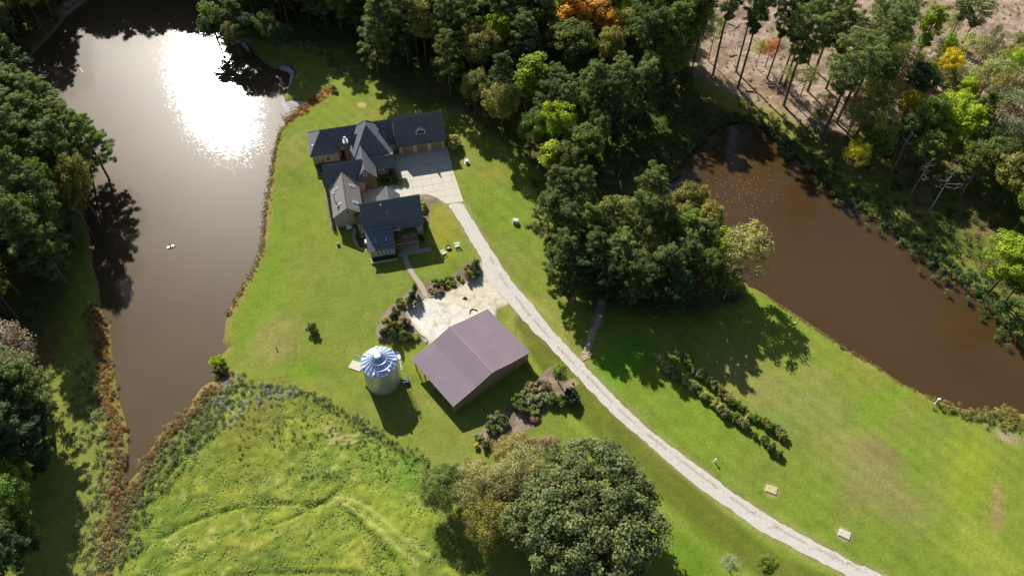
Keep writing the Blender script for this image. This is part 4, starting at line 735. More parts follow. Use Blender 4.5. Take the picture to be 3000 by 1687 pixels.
# raft with decoys / floating platform
c = P('F', 429.5, 620.5, -.3); e = empty('floating_platform', (c[0], c[1], -.33), math.radians(28), label='tiny pale floating platform with a dark bird-like decoy on the west pond', cat='platform')
for s_ in (-1, 1): w = MB(); w.box(s_*.42-.3, s_*.42+.3, -.26, .26, 0, .14); w.build('deck', m_white, e)
w = MB(); w.tube([(0,-.5,.1),(0,0,.28),(0,.35,.22)], [.08,.14,.05], 7); w.tube([(0,.3,.2),(0,.42,.5),(0,.55,.52)], [.05,.045,.02], 6); w.build('decoy', m_dark, e)
w = MB(); a = P('N', 600, 512, -.3); b = P('N', 628, 550, -.3); w.tube([a, b], .09, 6); w.build('floating_pole', m_white, label='thin white pole floating in the shaded corner of the west pond', cat='pole')
w = MB(); c = P('N', 220, 465); w.add([(-1.6,0,.45),(-1.1,-.55,.45),(1.2,-.6,.45),(1.5,0,.5),(1.2,.6,.45),(-1.1,.55,.45),(-1.0,0,0),(-.8,-.35,0),(1.0,-.4,0),(1.1,0,0),(1.0,.4,0),(-.8,.35,0)], [(i, (i+1) % 6, 6+(i+1) % 6, 6+i) for i in range(6)]+[(6,7,8,9,10,11)]); o = w.build('rowing_boat', mat('pale_blue_hull', alb(150,170,190))); o.location = (c[0], c[1], .02); o.rotation_euler = (0,0,.5); link(o, None, 'small pale blue boat drawn up under the trees left of the west pond', 'boat')
# sticks lying in the sandy court
for nm, pts, lab in (('stick', [(1605,755),(1610,715),(1640,703),(1695,715),(1690,728)], 'bent brown stick lying on the sandy court near the barn'), ('mulch_heap', [(1515,575),(1545,565),(1570,570)], 'small dark heap on the sandy court')):
    w = MB(); w.tube([P('C', x, y, .08) for x, y in pts], .11 if nm == 'stick' else [.1,.35,.1], 6); w.build(nm, mat(nm+'_brown', alb(150,128,104)*.6), label=lab, cat=nm.replace('_', ' '))
# scum film at the west pond cove, sky glare painted into its colour
fm = PL('N', [(2120,480),(2200,510),(2225,570),(2205,650),(2165,730),(2150,760),(2220,765),(2290,770),(2300,800),(2240,860),(2185,905),(2170,880),(2215,840),(2250,805),(2220,780),(2170,775),(2160,800),(2190,830),(2170,850),(2130,800),(2120,770),(2150,710),(2180,640),(2195,570),(2170,535),(2110,530),(2080,505)], -.34)
sheet('pond_scum', ragged(chaikin(fm, True, 1), .25, .4), -.34, mat('glare_pale_scum', alb(205,206,208)*.9, rough=1, spec=0, noise=.25, nscale=.6), kind='structure', label='film of scum painted pale with sky glare along the cove of the west pond')
fm = PL('N', [(1740,270),(1800,290),(1870,350),(1885,400),(1850,380),(1820,340),(1760,310)], -.34); sheet('pond_scum', ragged(fm, .3, .4), -.34, bpy.data.materials['glare_pale_scum'], kind='structure', label='film of scum in the same glare-pale colour under the far bank trees')
# ------------------------------------------------------------ trees one can tell apart
random.seed(3)
def scr(x, y, z):
    v = Vector((x, y, z-HC)); return 1500+FPX*v.dot(Vector(_r))/v.dot(Vector(_f)), 843.5-FPX*v.dot(Vector(_u))/v.dot(Vector(_f))
T_ = [ # kind, at, h, r, colour, label, name, mode, bark
 ('oak0',('E',1590,850),13.5,11.2,'oak','huge spreading oak with dense grey-green crown at the bottom of the picture','oak_tree','c','def_'),
 ('willow0',('E',1010,560),11,5.8,'willow','feathery pale olive tree touching the left side of the huge oak','feathery_tree','c','def_'),
 ('willow0',('E',690,640),10.5,5.2,'willow','wispy grey-olive tree left of the pale feathery one','feathery_tree','c','def_'),
 ('willow0',('E',360,620),9.5,4.4,'pine2','dark green wispy tree at the edge of the meadow','feathery_tree','c','def_'),
 ('willow0',('E',760,960),10,4.8,'olive','yellow-tinged tree low on the left flank of the huge oak','feathery_tree','c','def_'),
 ('willow0',('E',1000,330),7.5,4.2,'willow','smaller feathery tree rising behind the mulch bed','feathery_tree','c','def_'),
 ('willow0',('E',1270,290),5,2.0,'bare','twiggy pinkish small tree between mulch bed and oak','twiggy_tree','c','def_'),
 ('narrow0',('D',2110,515),5.6,1.5,'green','young green tree alone on bare mulch beside the drive','young_tree','b','def_'),
 ('birch0',('I',1425,560),15.5,6.0,'pale','pale-barked tree with yellowing tips leaning over the east pond','birch_tree','c','pale'),
 ('birch0',('I',1330,760),9,2.8,'leafy','green tree at the foot of the pale-barked one by the east pond','birch_tree','c','pale'),
 ('sparse0',('S',370,1150),4.0,1.8,'grey','thin grey-green sapling by the bottom edge, left of its dark twin','sapling','c','def_'),
 ('leafy0',('S',640,1170),4.2,1.6,'green','dark green sapling by the bottom edge, right of the thin grey one','sapling','c','def_'),
 # bright trees in and by the big wood
 ('narrow0',('M',1700,520),16,4.2,'ygreen','bright lime-green tree standing out of the dark wood behind the house','lime_tree','c','def_'),
 ('narrow0',('M',1650,640),12,2.9,'ygreen','smaller lime-green tree at the foot of the bright one','lime_tree','c','def_'),
 ('narrow0',('M',1450,200),17,3.6,'ygreen','yellow-green crown poking up among pines in the upper wood','lime_tree','c','def_'),
 ('narrow0',('M',1230,290),15,2.6,'olive','yellowish crown left of the rounded olive tree','lime_tree','c','def_'),
 ('birch0',('M',1900,880),16,4.6,'ygreen','large yellow-green tree on the east edge of the wood','maple_tree','c','def_'),
 ('narrow0',('M',1830,1150),11,2.8,'ygreen','low lime tree below the large yellow-green one','lime_tree','c','def_'),
 ('narrow0',('M',2090,800),16,2.5,'green','pointed green tree right of the large yellow-green one','lime_tree','c','def_'),
 ('leafy1',('M',2110,1060),14,4.5,'leafy','broad mid-green tree at the south-east corner of the wood','leafy_tree','c','def_'),
 ('leafy2',('M',1990,1180),12,3.9,'leafy','dark rounded tree in front of the broad mid-green one','leafy_tree','c','def_'),
 ('leafy0',('M',1690,950),13,3.5,'green','green tree left of the large yellow-green one','leafy_tree','c','def_'),
 ('narrow0',('M',2010,60),17,3.8,'orange','orange-gold tree at the top edge of the wood','autumn_tree','c','def_'),
 ('narrow0',('M',2170,90),16,4.2,'orange','wider orange tree next to the orange-gold one','autumn_tree','c','def_'),
 ('narrow0',('M',1920,95),14,2.6,'yellow','small yellow-orange tree left of the orange pair','autumn_tree','c','def_'),
 ('narrow0',('M',2290,170),15,2.8,'orange','slender orange tree between wood and clearing','autumn_tree','c','def_'),
 ('narrow0',('M',2440,80),15,3.4,'ygreen','yellow-green tree at the edge of the clearing','lime_tree','c','def_'),
 ('leafy1',('M',2010,290),16,6.2,'leafy','big domed grey-green tree below the orange pair','leafy_tree','c','def_'),
 ('pine0',('M',1640,270),18,4.0,'pine2','rounded blue-green pine left of the big domed tree','pine_tree','c','pine'),
 ('leafy2',('M',1310,330),16,5.0,'olive','rounded olive tree in the middle of the wood','leafy_tree','c','def_'),
 ('leafy0',('M',1260,640),13,3.8,'olive','olive tree low on the front edge of the wood','leafy_tree','c','def_'),
 ('leafy1',('M',2300,330),15,4.0,'olive','leafy olive tree at the right end of the upper wood','leafy_tree','c','def_'),
 ('pine1',('M',560,140),19,4.2,'pine2','foremost tall pine at the left end of the wood','pine_tree','c','pine'),
 ('pine2',('M',490,280),16,3.5,'pine2','lower pine in front of the left-end pine','pine_tree','c','pine'),
 ('pine0',('M',720,120),20,4.0,'pine','pine with visible twin trunk below, behind the garage','pine_tree','c','pine'),
 ('pine1',('M',1050,160),20,3.6,'pine2','slim pine right of the twin-trunk pine','pine_tree','c','pine'),
 ('pine2',('M',1060,400),17,3.3,'pine2','pine in the middle of the front rank of the wood','pine_tree','c','pine'),
 ('pine0',('M',1210,150),19,3.6,'pine2','pine above the rounded olive tree','pine_tree','c','pine'),
 ('pine1',('M',1560,90),19,4.0,'pine2','pine near the top edge left of the orange trees','pine_tree','c','pine'),
 ('pine2',('M',1380,60),19,3.8,'pine2','pine at the very top above the yellow-green crown','pine_tree','c','pine'),
 ('pine0',('M',1790,90),18,3.6,'pine2','pine just left of the orange trees','pine_tree','c','pine'),
 ('narrow0',('N',1570,90),12,2.6,'green','small green tree at the head of the west pond','young_tree','c','def_'),
 # island grove
 ]
for k, (x, y, h, r, c_, lab) in enumerate([
 (290,190,18,3.6,'pine2','leftmost tall pine of the grove between drive and east pond'),(420,200,18,3.4,'pine2','pine with a double top, second from the left in the grove'),
 (220,330,17,3.2,'pine2','pine nearest the drive on the left flank of the grove'),(340,400,17,3.4,'pine','dark pine in the left middle of the grove'),
 (480,400,16,2.8,'green','bright green narrow pine in the dip of the grove skyline'),(600,370,17,3.0,'pine2','pale-topped pine in the centre of the grove'),
 (850,210,21,3.9,'pine2','tallest pine of the grove'),(780,360,18,3.6,'pine2','pine on the left shoulder of the tallest one'),
 (950,430,16,3.0,'pine2','pine on the right shoulder of the tallest one'),(1075,420,15,3.0,'green','light green pine behind the pond edge'),
 (1160,490,15,3.1,'pine2','broad pine next to the pale-barked tree'),(650,560,16,3.4,'pine2','pine in the front middle of the grove'),
 (500,560,16,3.2,'pine','pine low in the left front of the grove'),(310,560,15,3.2,'pine','pine at the lower left of the grove'),
 (760,680,15,3.3,'pine','pine in the shaded lower centre of the grove'),(920,640,15,3.2,'pine','shaded pine right of centre in the grove'),
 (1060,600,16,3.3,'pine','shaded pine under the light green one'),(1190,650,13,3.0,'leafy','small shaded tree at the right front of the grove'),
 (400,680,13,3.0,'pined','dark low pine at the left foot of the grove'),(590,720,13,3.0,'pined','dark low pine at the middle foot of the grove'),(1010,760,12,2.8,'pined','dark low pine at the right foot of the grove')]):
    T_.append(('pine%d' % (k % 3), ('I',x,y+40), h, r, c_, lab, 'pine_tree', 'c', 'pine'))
# tall bare-trunked pines along the clearing (base seen)
for k, (x, y, h, r, c_, lab) in enumerate([
 (620,470,30,3.2,'pine','tall bare-trunked pine, leftmost of the pair with long trunks by the clearing'),(765,452,29,3.0,'pine','tall leaning pine just right of the leftmost one'),
 (775,557,30,3.2,'pine','long-trunked pine rooted closest to the head of the east pond'),(960,497,23,2.4,'pine','slim pine beside the rust-coloured tree'),
 (1038,530,23,2.8,'pine','thin pine right of the rust-coloured tree'),(1065,548,24,2.8,'pine','second thin pine right of the rust-coloured tree'),
 (1065,665,24,3.8,'pine2','tall pine whose trunk stands alone above the pond bank'),(1215,400,21,3.4,'pine2','pine with broad crown at the edge of the clearing'),
 (1215,575,25,3.6,'pine2','pine behind the big-crowned one, trunk half hidden'),(1300,870,25,4.2,'pine2','thick-trunked leaning pine nearest the east pond'),
 (1395,772,24,4.0,'pine2','dark-trunked pine right behind the thick leaning one'),(1500,640,25,4.2,'pine2','large pine with wide shaggy crown in the middle of the pine stand'),
 (1590,495,20,4.0,'pine2','pine on the right side of the shaggy crown'),(500,365,20,2.6,'pine','dark pine at the left edge of the clearing'),
 (160,540,20,2.8,'pine','pine in shade between wood and clearing'),(2172,312,13,2.4,'pine2','lone round-topped pine out on the clearing'),
 (2250,487,16,2.4,'grey','thin-crowned tree on the clearing right of the lone pine'),(2330,722,15,3.0,'olive','leaning tree with forked dark trunk at the right'),
 (2100,260,12,2.2,'pine2','small pine behind the lone round-topped one'),(1330,560,20,3.6,'pine2','pine squeezed between the two thick trunks'),(1700,360,17,3.2,'pine2','rightmost pine of the tall stand')]):
    T_.append(('tall%d' % (k % 3) if c_.startswith('pine') else 'sparse%d' % (k % 2), ('R',x,y), h, r, c_, lab, 'pine_tree' if c_.startswith('pine') else 'thin_tree', 'b', 'pine'))
for (x, y, h, c_, lab) in [(200,480,22,'leafy','leafy tree at the wood edge, farthest left of the shaded corner'),(290,520,23,'olive','olive tree shading the grass above the pond head'),(375,480,22,'leafy','leafy tree shading the grass above the pond head'),(330,410,22,'olive','second-rank olive tree above the pond head'),(440,430,23,'olive','olive tree left of the first bare trunks'),(240,400,24,'leafy','second-rank leafy tree above the pond head'),(130,430,21,'pine','pine above the shaded corner'),(270,341,27,'olive','tall olive-topped tree at the inner corner of the clearing'),(390,366,27,'pine2','tall pine at the inner corner of the clearing'),(426,452,26,'leafy','tall leafy tree whose shadow reaches the pond head'),(334,549,22,'green','fresh green tree on the shaded grass above the pond head'),(480,470,22,'olive','thin olive tree next to the first bare trunks')]:
    T_.append((('leafy1' if c_ == 'leafy' else 'sparse0' if c_ == 'olive' else 'pine0'), ('R',x,y), h, 4.0, c_, lab, 'leafy_tree', 'b', 'def_'))
for (k, x, y, h, r, c_, lab, md) in [
 ('sparse0',640,170,14,2.6,'pale','thin pale-green tree at the left end of the clearing','c'),('sparse1',530,90,17,3.0,'olive','forked olive tree left of the thin pale one','c'),
 ('sparse0',930,290,9,2.2,'pale','pale green sapling left of the rust-coloured tree','c'),('sparse1',990,290,9,2.6,'rust','rust-coloured tree in the clearing','c'),
 ('sparse1',1110,450,7,2.6,'pale','low pale shrubby tree between pine trunks','c'),('sparse0',1220,470,9,2.8,'olive','shrubby tree behind the alone-standing trunk','c'),
 ('sparse1',370,330,16,4.0,'olive','dark olive tree where the wood meets the clearing','c'),('sparse0',350,260,14,3.0,'leafy','leafy tree at the upper left of the clearing','c'),
 ('sparse0',100,150,17,4.2,'olive','tall olive tree with yellow top at the wood edge','c'),('narrow0',90,50,17,3.2,'ygreen','yellow-green top above the tall olive tree','c'),
 ('narrow0',2020,110,16,3.2,'ygreen','tall slender yellow-green tree in the upper clearing','c'),('narrow0',1960,250,9,2.0,'green','low green tree below the slender yellow-green one','c'),
 ('leafy0',1940,490,13,3.6,'pined','dark green round tree beside the yellow one','c'),('leafy1',2110,400,13,3.4,'yellow','yellow-leaved tree right of the dark round one','c'),
 ('sparse1',2110,490,11,3.6,'olive','olive tree under the yellow-leaved one','c'),('leafy2',2200,720,15,6.0,'ygreen','big bright green domed tree in the right wood','c'),
 ('leafy0',2080,820,12,3.6,'ygreen','lower left lobe-like tree of the bright green dome','c'),('narrow0',1870,640,12,2.8,'yellow','yellow-gold tree between olive and bright green trees','c'),
 ('sparse0',1640,600,16,5.2,'olive','wide airy olive tree in the middle of the right wood','c'),('sparse1',1730,780,14,4.2,'olive','airy olive tree in front of the wide one','c'),
 ('sparse0',1520,720,13,3.6,'olive','airy tree just right of the thick pine trunks','c'),('sparse1',1530,950,10,3.4,'yellow','drooping pale-yellow tree over the east pond bank','c'),
 ('sparse0',1340,640,8,2.8,'pale','pale leafy tree left of the thick pine trunks','c'),('sparse1',1290,720,6,2.2,'green','small green tree at the foot of the pines','c'),
 ('leafy1',1850,800,12,3.6,'leafy','leafy tree behind the first dead tree','c'),('sparse1',2400,420,13,4.4,'pale','pale yellow-green airy tree at the upper right','c'),
 ('sparse0',2530,380,13,3.8,'ygreen','yellow-green tree at the right edge, upper part','c'),('sparse1',2480,640,14,4.4,'grey','grey-green airy tree at the right edge','c'),
 ('sparse0',2540,820,14,4.2,'grey','grey tree at the right edge below the other grey one','c'),('leafy1',2400,960,13,4.4,'leafy','dark leafy tree right of the bright green dome','c'),
 ('leafy2',2540,1080,14,4.6,'olive','olive tree at the right edge above the dark gap','c'),('leafy0',2300,1010,12,4.0,'leafy','leafy tree below the bright green dome','c'),
 ('sparse1',2250,250,11,3.2,'pale','pale airy tree on the clearing near the lone pine','c'),('leafy1',2230,560,11,2.8,'ygreen','small lime tree above the bright green dome','c'),
 ('leafy2',2000,930,12,3.8,'leafy','leafy tree left below the bright green dome','c'),('leafy1',1660,900,10,3.3,'leafy','dark leafy tree behind the drooping yellow one','c'),
 ('sparse0',2150,130,8,2.4,'pale','low pale tree in the upper clearing','c'),('sparse0',2340,320,10,2.8,'pale','pale tree between lone pine and right edge','c')]:
    T_.append((k, ('R',x,y), h, r, c_, lab, {'y':'yellow_tree','r':'rusty_tree'}.get(c_[0], 'leafy_tree') if c_ != 'ygreen' else 'lime_tree', md, 'def_'))
T_.append(('leafy1',('P',1730,350),15,5.6,'ygreen','bright yellow-green tree at the right edge above the east pond','lime_tree','c','def_'))
T_.append(('leafy2',('P',1790,480),11,4.0,'green','green tree under the bright one at the right edge','leafy_tree','c','def_'))
for (x, y, h, r, c_, lab) in [(1560,215,10,2.8,'pined','dark tree at the water edge left of the small green one'),(1650,150,12,3.2,'leafy','dim leafy tree right of the small green one at the pond head'),(1760,250,11,3.0,'olive','dull brownish tree on the far bank of the west pond'),(1870,200,12,3.4,'pined','dark tree in the second rank on the far bank'),(2110,270,12,3.2,'pined','dark tree right end of the far bank row'),(2010,170,13,3.2,'leafy','taller leafy tree behind the far bank row'),(1750,110,13,3.2,'pine','dark pine behind the far bank row')]:
    T_.append((('pine1' if c_ == 'pine' else 'leafy%d' % (int(x) % 3)), ('N',x,y), h, r, c_, lab, 'pine_tree' if c_ == 'pine' else 'leafy_tree', 'c', 'def_'))
# west wood, crowns seen from above
for k, (x, y, h, r, c_, lab) in enumerate([
 (100,130,19,4.6,'pine2','broad pine at the top of the west wood'),(220,180,19,4.2,'pine2','pine on the pond side of the broad one'),(60,250,19,4.4,'pine2','pine at the left edge under the broad one'),
 (340,300,18,4.2,'pine2','pine leaning towards the pond glare'),(450,360,17,3.8,'green','pine reaching farthest over the west pond'),(300,420,21,4.2,'pine','dark pine behind the farthest-reaching one'),
 (170,370,19,4.4,'pine','dark pine in the middle of the west wood'),(90,510,19,4.2,'green','sunlit green tree at the left edge of the west wood'),(200,600,20,3.2,'green','small sunlit tree left of the tawny branches'),
 (380,570,19,3.6,'olive','tawny-olive tree overhanging the west pond'),(370,690,15,2.8,'olive','lower olive tree by the shaded pond bank'),(20,780,17,3.6,'ygreen','bright lime tree cut by the left edge'),
 (70,900,16,3.8,'pine','dim pine below the lime tree'),(170,520,17,3.6,'pine','pine between the sunlit trees'),(30,640,18,4.0,'pine','pine at the left edge above the lime tree'),
 (250,500,17,3.8,'pine','pine behind the tawny-olive tree')]): T_.append(('pine%d' % (k % 3) if c_.startswith('pine') or k in (4,) else 'leafy%d' % (k % 3), ('L',x,y), h, r, c_, lab, 'pine_tree' if c_.startswith('pine') else 'leafy_tree', 'c', 'pine'))
for k, (x, y, h, r, c_, lab) in enumerate([(40,180,15,4.2,'bare','leafless greyish-pink tree at the left edge'),(60,310,19,4.0,'grey','grey-green tree under the leafless one'),(100,430,17,4.0,'pine2','dim green pine below the grey one'),(40,480,17,4.2,'pined','dark pine at the left edge, middle'),
 (40,920,12,3.4,'green','sunlit green tree at the left edge near the bottom'),(20,1010,14,3.2,'green','small sunlit tree just below it at the left edge'),(60,1130,12,3.0,'leafy','dim tree at the lower left'),(40,650,17,4.0,'pined','dark pine left of the shaded lawn'),(30,790,13,4.0,'pined','dark pine above the sunlit lower tree'),(130,1250,8,2.4,'leafy','lowest leafy tree of the west wood'),(10,1300,12,3.4,'pined','dark pine in the bottom left corner')]):
    T_.append((('sparse%d' % (k % 2)) if c_ in ('bare','grey') else 'pine%d' % (k % 3) if c_.startswith('pine') else 'leafy%d' % (k % 3), ('W',x,y), h, r, c_, lab, 'pine_tree' if c_.startswith('pine') else 'leafy_tree', 'c', 'pine'))
XY = []; SEEN = []
for (k, at, h, r, c_, lab, nm, md, bk) in T_:
    e = tree(k, at, h, r, c_, lab, nm, None, bk, md); XY.append((e.location.x, e.location.y, r)); SEEN.append((*scr(e.location.x, e.location.y, h*(.68 if not k.startswith('tall') else .78)), r*15*.75, e.location.y))
# ------------------------------------------------------------ the woods' other trees
def fill(poly, n, spacing, kinds, region, seed, hr=(14, 20), lim=(-260, 3260, -170, 1950), seen=1.):
    """trees standing between those above"""
    rs = random.Random(seed); p = np.array(poly); got = 0; x0, y0 = np.maximum(p.min(0), [-175, 20]); x1, y1 = np.minimum(p.max(0), [175, 245]); tries = 0
    while got < n and tries < 9000:
        tries += 1; x = rs.uniform(x0, x1); y = rs.uniform(y0, y1)
        if not inside((x, y), poly): continue
        if any((x-a)**2+(y-b)**2 < (spacing+.35*r_)**2*.8 for a, b, r_ in XY): continue
        a = np.array([x]); b = np.array([y])
        if sdist(a, b, pond_w)[0] > -1.2 or sdist(a, b, pond_e)[0] > -3.5: continue
        k, col, lab, nm, bk = rs.choices([q[:5] for q in kinds], [q[5] for q in kinds])[0]; h = rs.uniform(*hr); k = k+str(rs.randrange(3 if k[:2] != 'sp' else 2)) if k in ('pine','leafy','tall','sparse') else k
        global NT; NT += 1; (tm, cm), H0, R0_ = PR[k]; r_ = R0_*rs.uniform(.8, 1.15)*(h/17)**.5
        if seed == 9 and y < 66: h *= .6
        q = Vector((x, y, h*.6)); v = q-Vector((0, 0, HC)); u = 1500+FPX*v.dot(Vector(_r))/v.dot(Vector(_f)); w_ = 843.5-FPX*v.dot(Vector(_u))/v.dot(Vector(_f))
        if not (lim[0] < u < lim[1] and lim[2] < w_ < lim[3]): continue
        u2, v2 = scr(x, y, .7*h)
        if any(y < sy-.5 and (u2-su)**2+((v2-sv)*.8)**2 < seen*(sr+r_*9)**2 for su, sv, sr, sy in SEEN): continue
        XY.append((x, y, r_)); got += 1
        e = empty(nm, (x, y, -.05), rs.random()*6.28, label=lab % region, cat='tree', group='%ss of the %s' % (nm.replace('_', ' '), region)); e.scale = (r_/R0_, r_/R0_, h/H0)
        t = bpy.data.objects.new('trunk', tm); link(t, e); t.color = (*BARK[bk], 1); c = bpy.data.objects.new('crown', cm); link(c, e); c.color = jitc(CT[col], .22)
    print('filled', region, got)
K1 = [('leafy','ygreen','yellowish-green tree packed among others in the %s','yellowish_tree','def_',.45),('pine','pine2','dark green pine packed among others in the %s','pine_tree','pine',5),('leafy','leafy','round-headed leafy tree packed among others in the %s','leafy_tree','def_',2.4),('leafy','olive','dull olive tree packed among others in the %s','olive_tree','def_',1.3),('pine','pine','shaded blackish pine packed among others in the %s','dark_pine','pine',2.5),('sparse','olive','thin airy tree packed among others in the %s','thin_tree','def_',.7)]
sh_ = np.array([-math.sin(math.radians(25.3)), math.cos(math.radians(25.3))])*25
for reg_, pts_, n_, sd_ in (('west bank row', [(165,500),(240,520),(250,760),(215,1000),(150,1000)], 16, 31),):
    fill([q+sh_ for q in PL('F', pts_)], n_, 1.8, K1, reg_, sd_, (20, 24), seen=.25)
wood_t = PL('F', [(560,30),(640,95),(740,60),(880,105),(990,150),(1070,190),(1150,255),(1200,305),(1255,365),(1320,415),(1400,445),(1500,430),(1550,370),(1600,320),(1660,260),(1730,220),(1740,170),(1690,110),(1640,30),(1660,-500),(300,-500),(330,-150),(420,-125),(520,-85)])
fill(wood_t, 240, 2.7, K1, 'big wood behind the house', 5)
island_t = PL('F', [(1430,690),(1490,760),(1620,780),(1720,765),(1850,775),(1890,740),(1840,690),(1760,600),(1690,560),(1600,590),(1500,620)]); fill(island_t, 8, 3.0, K1[:1]+K1[3:4], 'grove by the east pond', 6, (11, 15))
woodr_t = PL('F', [(2110,330),(2200,350),(2330,340),(2460,350),(2600,380),(2900,400),(2900,800),(2700,820),(2560,640),(2450,540),(2330,470),(2230,420)]); 
K2 = [('leafy','leafy','mid-green leafy tree deep in the %s','leafy_tree','def_',3),('sparse','olive','airy olive tree deep in the %s','olive_tree','def_',3),('pine','pine2','pine deep in the %s','pine_tree','pine',1.5),('leafy','green','fresh green tree deep in the %s','green_tree','def_',1)]
fill(woodr_t, 60, 3.0, K2, 'wood east of the long pond', 8, (14, 20))
woodl_t = PL('F', [(-420,-350),(-60,-200),(60,80),(90,190),(50,260),(100,330),(150,430),(185,540),(175,680),(105,760),(20,850),(-50,960),(-110,1080),(-170,1300),(-180,1460),(-420,1600)])
fill(woodl_t, 120, 2.7, K1, 'wood west of the pond', 9, (17, 22))
fill(PL('F', [(555,-60),(640,-90),(800,-70),(830,40),(700,75),(600,20)]), 34, 2.2, K1, 'wood at the head of the west pond', 17, (23, 27), (300, 2600, -700, 200), .2)
woodtl_t = PL('F', [(-300,-300),(180,-250),(150,-30),(200,40),(175,120),(95,165),(60,230),(-200,270)])
clr_t = PL('R', [(1480,420),(1800,330),(2050,420),(2300,430),(2700,330),(2800,700),(2500,760),(2250,600),(1900,760),(1600,820),(1500,650)])
K3 = [('sparse','pale','airy pale-green tree standing in the %s','pale_tree','def_',3),('sparse','olive','airy olive tree standing in the %s','olive_tree','def_',3),('narrow0','ygreen','slender yellow-green tree standing in the %s','yellowish_tree','def_',1),('leafy','green','fresh green tree standing in the %s','green_tree','def_',1)]
fill(clr_t, 42, 2.4, K3, 'open wood between clearing and east pond', 21, (8, 14))
fill(woodtl_t, 44, 2.8, K1, 'wood in the upper left corner', 12, (18, 23), (-300, 3260, -300, 1950))
shore_t = PL('F', [(150,-70),(240,-62),(300,-72),(400,-80),(500,-60),(545,-10),(590,25),(740,-30),(700,-130),(150,-150)])
fill(shore_t, 60, 2.4, K1, 'far shore of the west pond', 13, (21, 26), (100, 1200, -560, 200))
print('trees', NT)
# ------------------------------------------------------------ dead trees
def dead(at, top, label, seed, lean=0.):
    rs = random.Random(seed); b = P(*at); h = top; mb = MB(); br = MB()
    pts = [Vector((b[0]+lean*t*t+rs.uniform(-.1,.1), b[1]+rs.uniform(-.1,.1), h*t)) for t in np.linspace(0, 1, 7)]; mb.tube(pts, [.17,.15,.13,.11,.09,.06,.03], 6)
    def rec(p, d, L, r, dep):
        q = p+d*L; m = (p+q)/2+Vector((rs.uniform(-.1,.1), rs.uniform(-.1,.1), .05*L)); br.tube([p, m, q], [r, r*.75, r*.4], 4, False)
        if dep:
            for _ in range(rs.choice((2, 3))): rec(q if rs.random() < .6 else m, (d+Vector((rs.uniform(-.8,.8), rs.uniform(-.8,.8), rs.uniform(-.2,.6)))).normalized(), L*.62, r*.55, dep-1)
    for k in range(11):
        t = .5+.5*k/10; p = pts[0].lerp(pts[-1], t); a = rs.random()*6.28; rec(p, Vector((math.cos(a), math.sin(a), .35)).normalized(), (1.3-t)*h*.17, .05, 2)
    e = empty('dead_tree', (0, 0, 0), 0, label=label, cat='dead tree', group='bare dead trees above the east pond'); m = mat('bleached_wood', alb(176,164,160)*.8, noise=.2) if 'bleached_wood' not in bpy.data.materials else bpy.data.materials['bleached_wood']
    e.location = (b[0], b[1], 0)
    for q in (mb, br): q.v = [(x-b[0], y-b[1], z) for x, y, z in q.v]
    mb.build('trunk', m, e); br.build('branches', m, e)
dead(('R',1972,1340), 14, 'tallest pale dead tree, its straight trunk rooted by the shaded pond bank', 1); dead(('R',1860,1225), 10, 'dead tree left of the tallest one', 2, .3)
dead(('R',1745,1080), 12, 'crooked dead tree farthest left', 3, -.5); dead(('R',2172,1235), 8, 'small dead tree right of the tallest one', 4)
# ------------------------------------------------------------ hedgerows
ORD = ['first','second','third','fourth','fifth','sixth','seventh','eighth','ninth','tenth','eleventh','twelfth','thirteenth','fourteenth','fifteenth','sixteenth','seventeenth','eighteenth','nineteenth','twentieth','twenty-first','twenty-second','twenty-third','twenty-fourth','twenty-fifth','twenty-sixth']
def row(line, n, rr, hh, cols, what, name, group, seed, skip=()):
    rs = random.Random(seed); pts = [P('H', x, y)[:2] for x, y in line]; seg = np.cumsum([0]+[np.linalg.norm(b-a) for a, b in zip(pts[:-1], pts[1:])]); j = 0
    for k in range(n):
        t = seg[-1]*(k+.5+rs.uniform(-.2, .2))/n; i = min(len(pts)-2, int(np.searchsorted(seg, t))-1); i = max(i, 0); q = pts[i]+(pts[i+1]-pts[i])*(t-seg[i])/(seg[i+1]-seg[i])+np.array([rs.uniform(-.2,.2), rs.uniform(-.2,.2)])
        if k in skip: continue
        shrub(None, rs.uniform(*rr)*1.22, rs.uniform(*hh), rs.choice(cols), 'shrub %s from the upper left in the %s' % (ORD[j], what), name, group, rs.choice(SH+SHF), 0, 'shrub', q); j += 1
row([(950,440),(1010,510),(1075,575),(1150,620),(1230,680),(1330,760),(1440,850),(1540,930),(1640,970),(1700,1010)], 20, (.75,1.1), (1.3,1.9), ['green','pale','grey','pale'], 'hedgerow nearer the drive', 'hedge_shrub', 'shrubs of the hedgerow nearer the drive', 1)
row([(1750,1080),(1830,1130),(1900,1200),(1990,1270)], 5, (.7,1.0), (1.2,1.8), ['pale','leafy'], 'lower end of the hedgerow nearer the drive', 'hedge_shrub', 'shrubs at the lower end of the nearer hedgerow', 4)
row([(1140,400),(1200,480),(1260,550),(1350,630),(1440,700),(1540,780),(1640,860),(1730,930),(1830,980),(1920,1040),(2040,1120)], 24, (.7,1.05), (1.2,1.8), ['green','pale','grey','leafy','olive'], 'hedgerow nearer the east pond', 'hedge_shrub', 'shrubs of the hedgerow nearer the east pond', 2)
bx = chaikin(PL('B', [(232,165),(250,240),(268,320),(285,410),(300,500),(315,590),(330,680),(338,720)], .5), False, 1); seg = np.cumsum([0]+[np.linalg.norm(b-a) for a, b in zip(bx[:-1], bx[1:])])
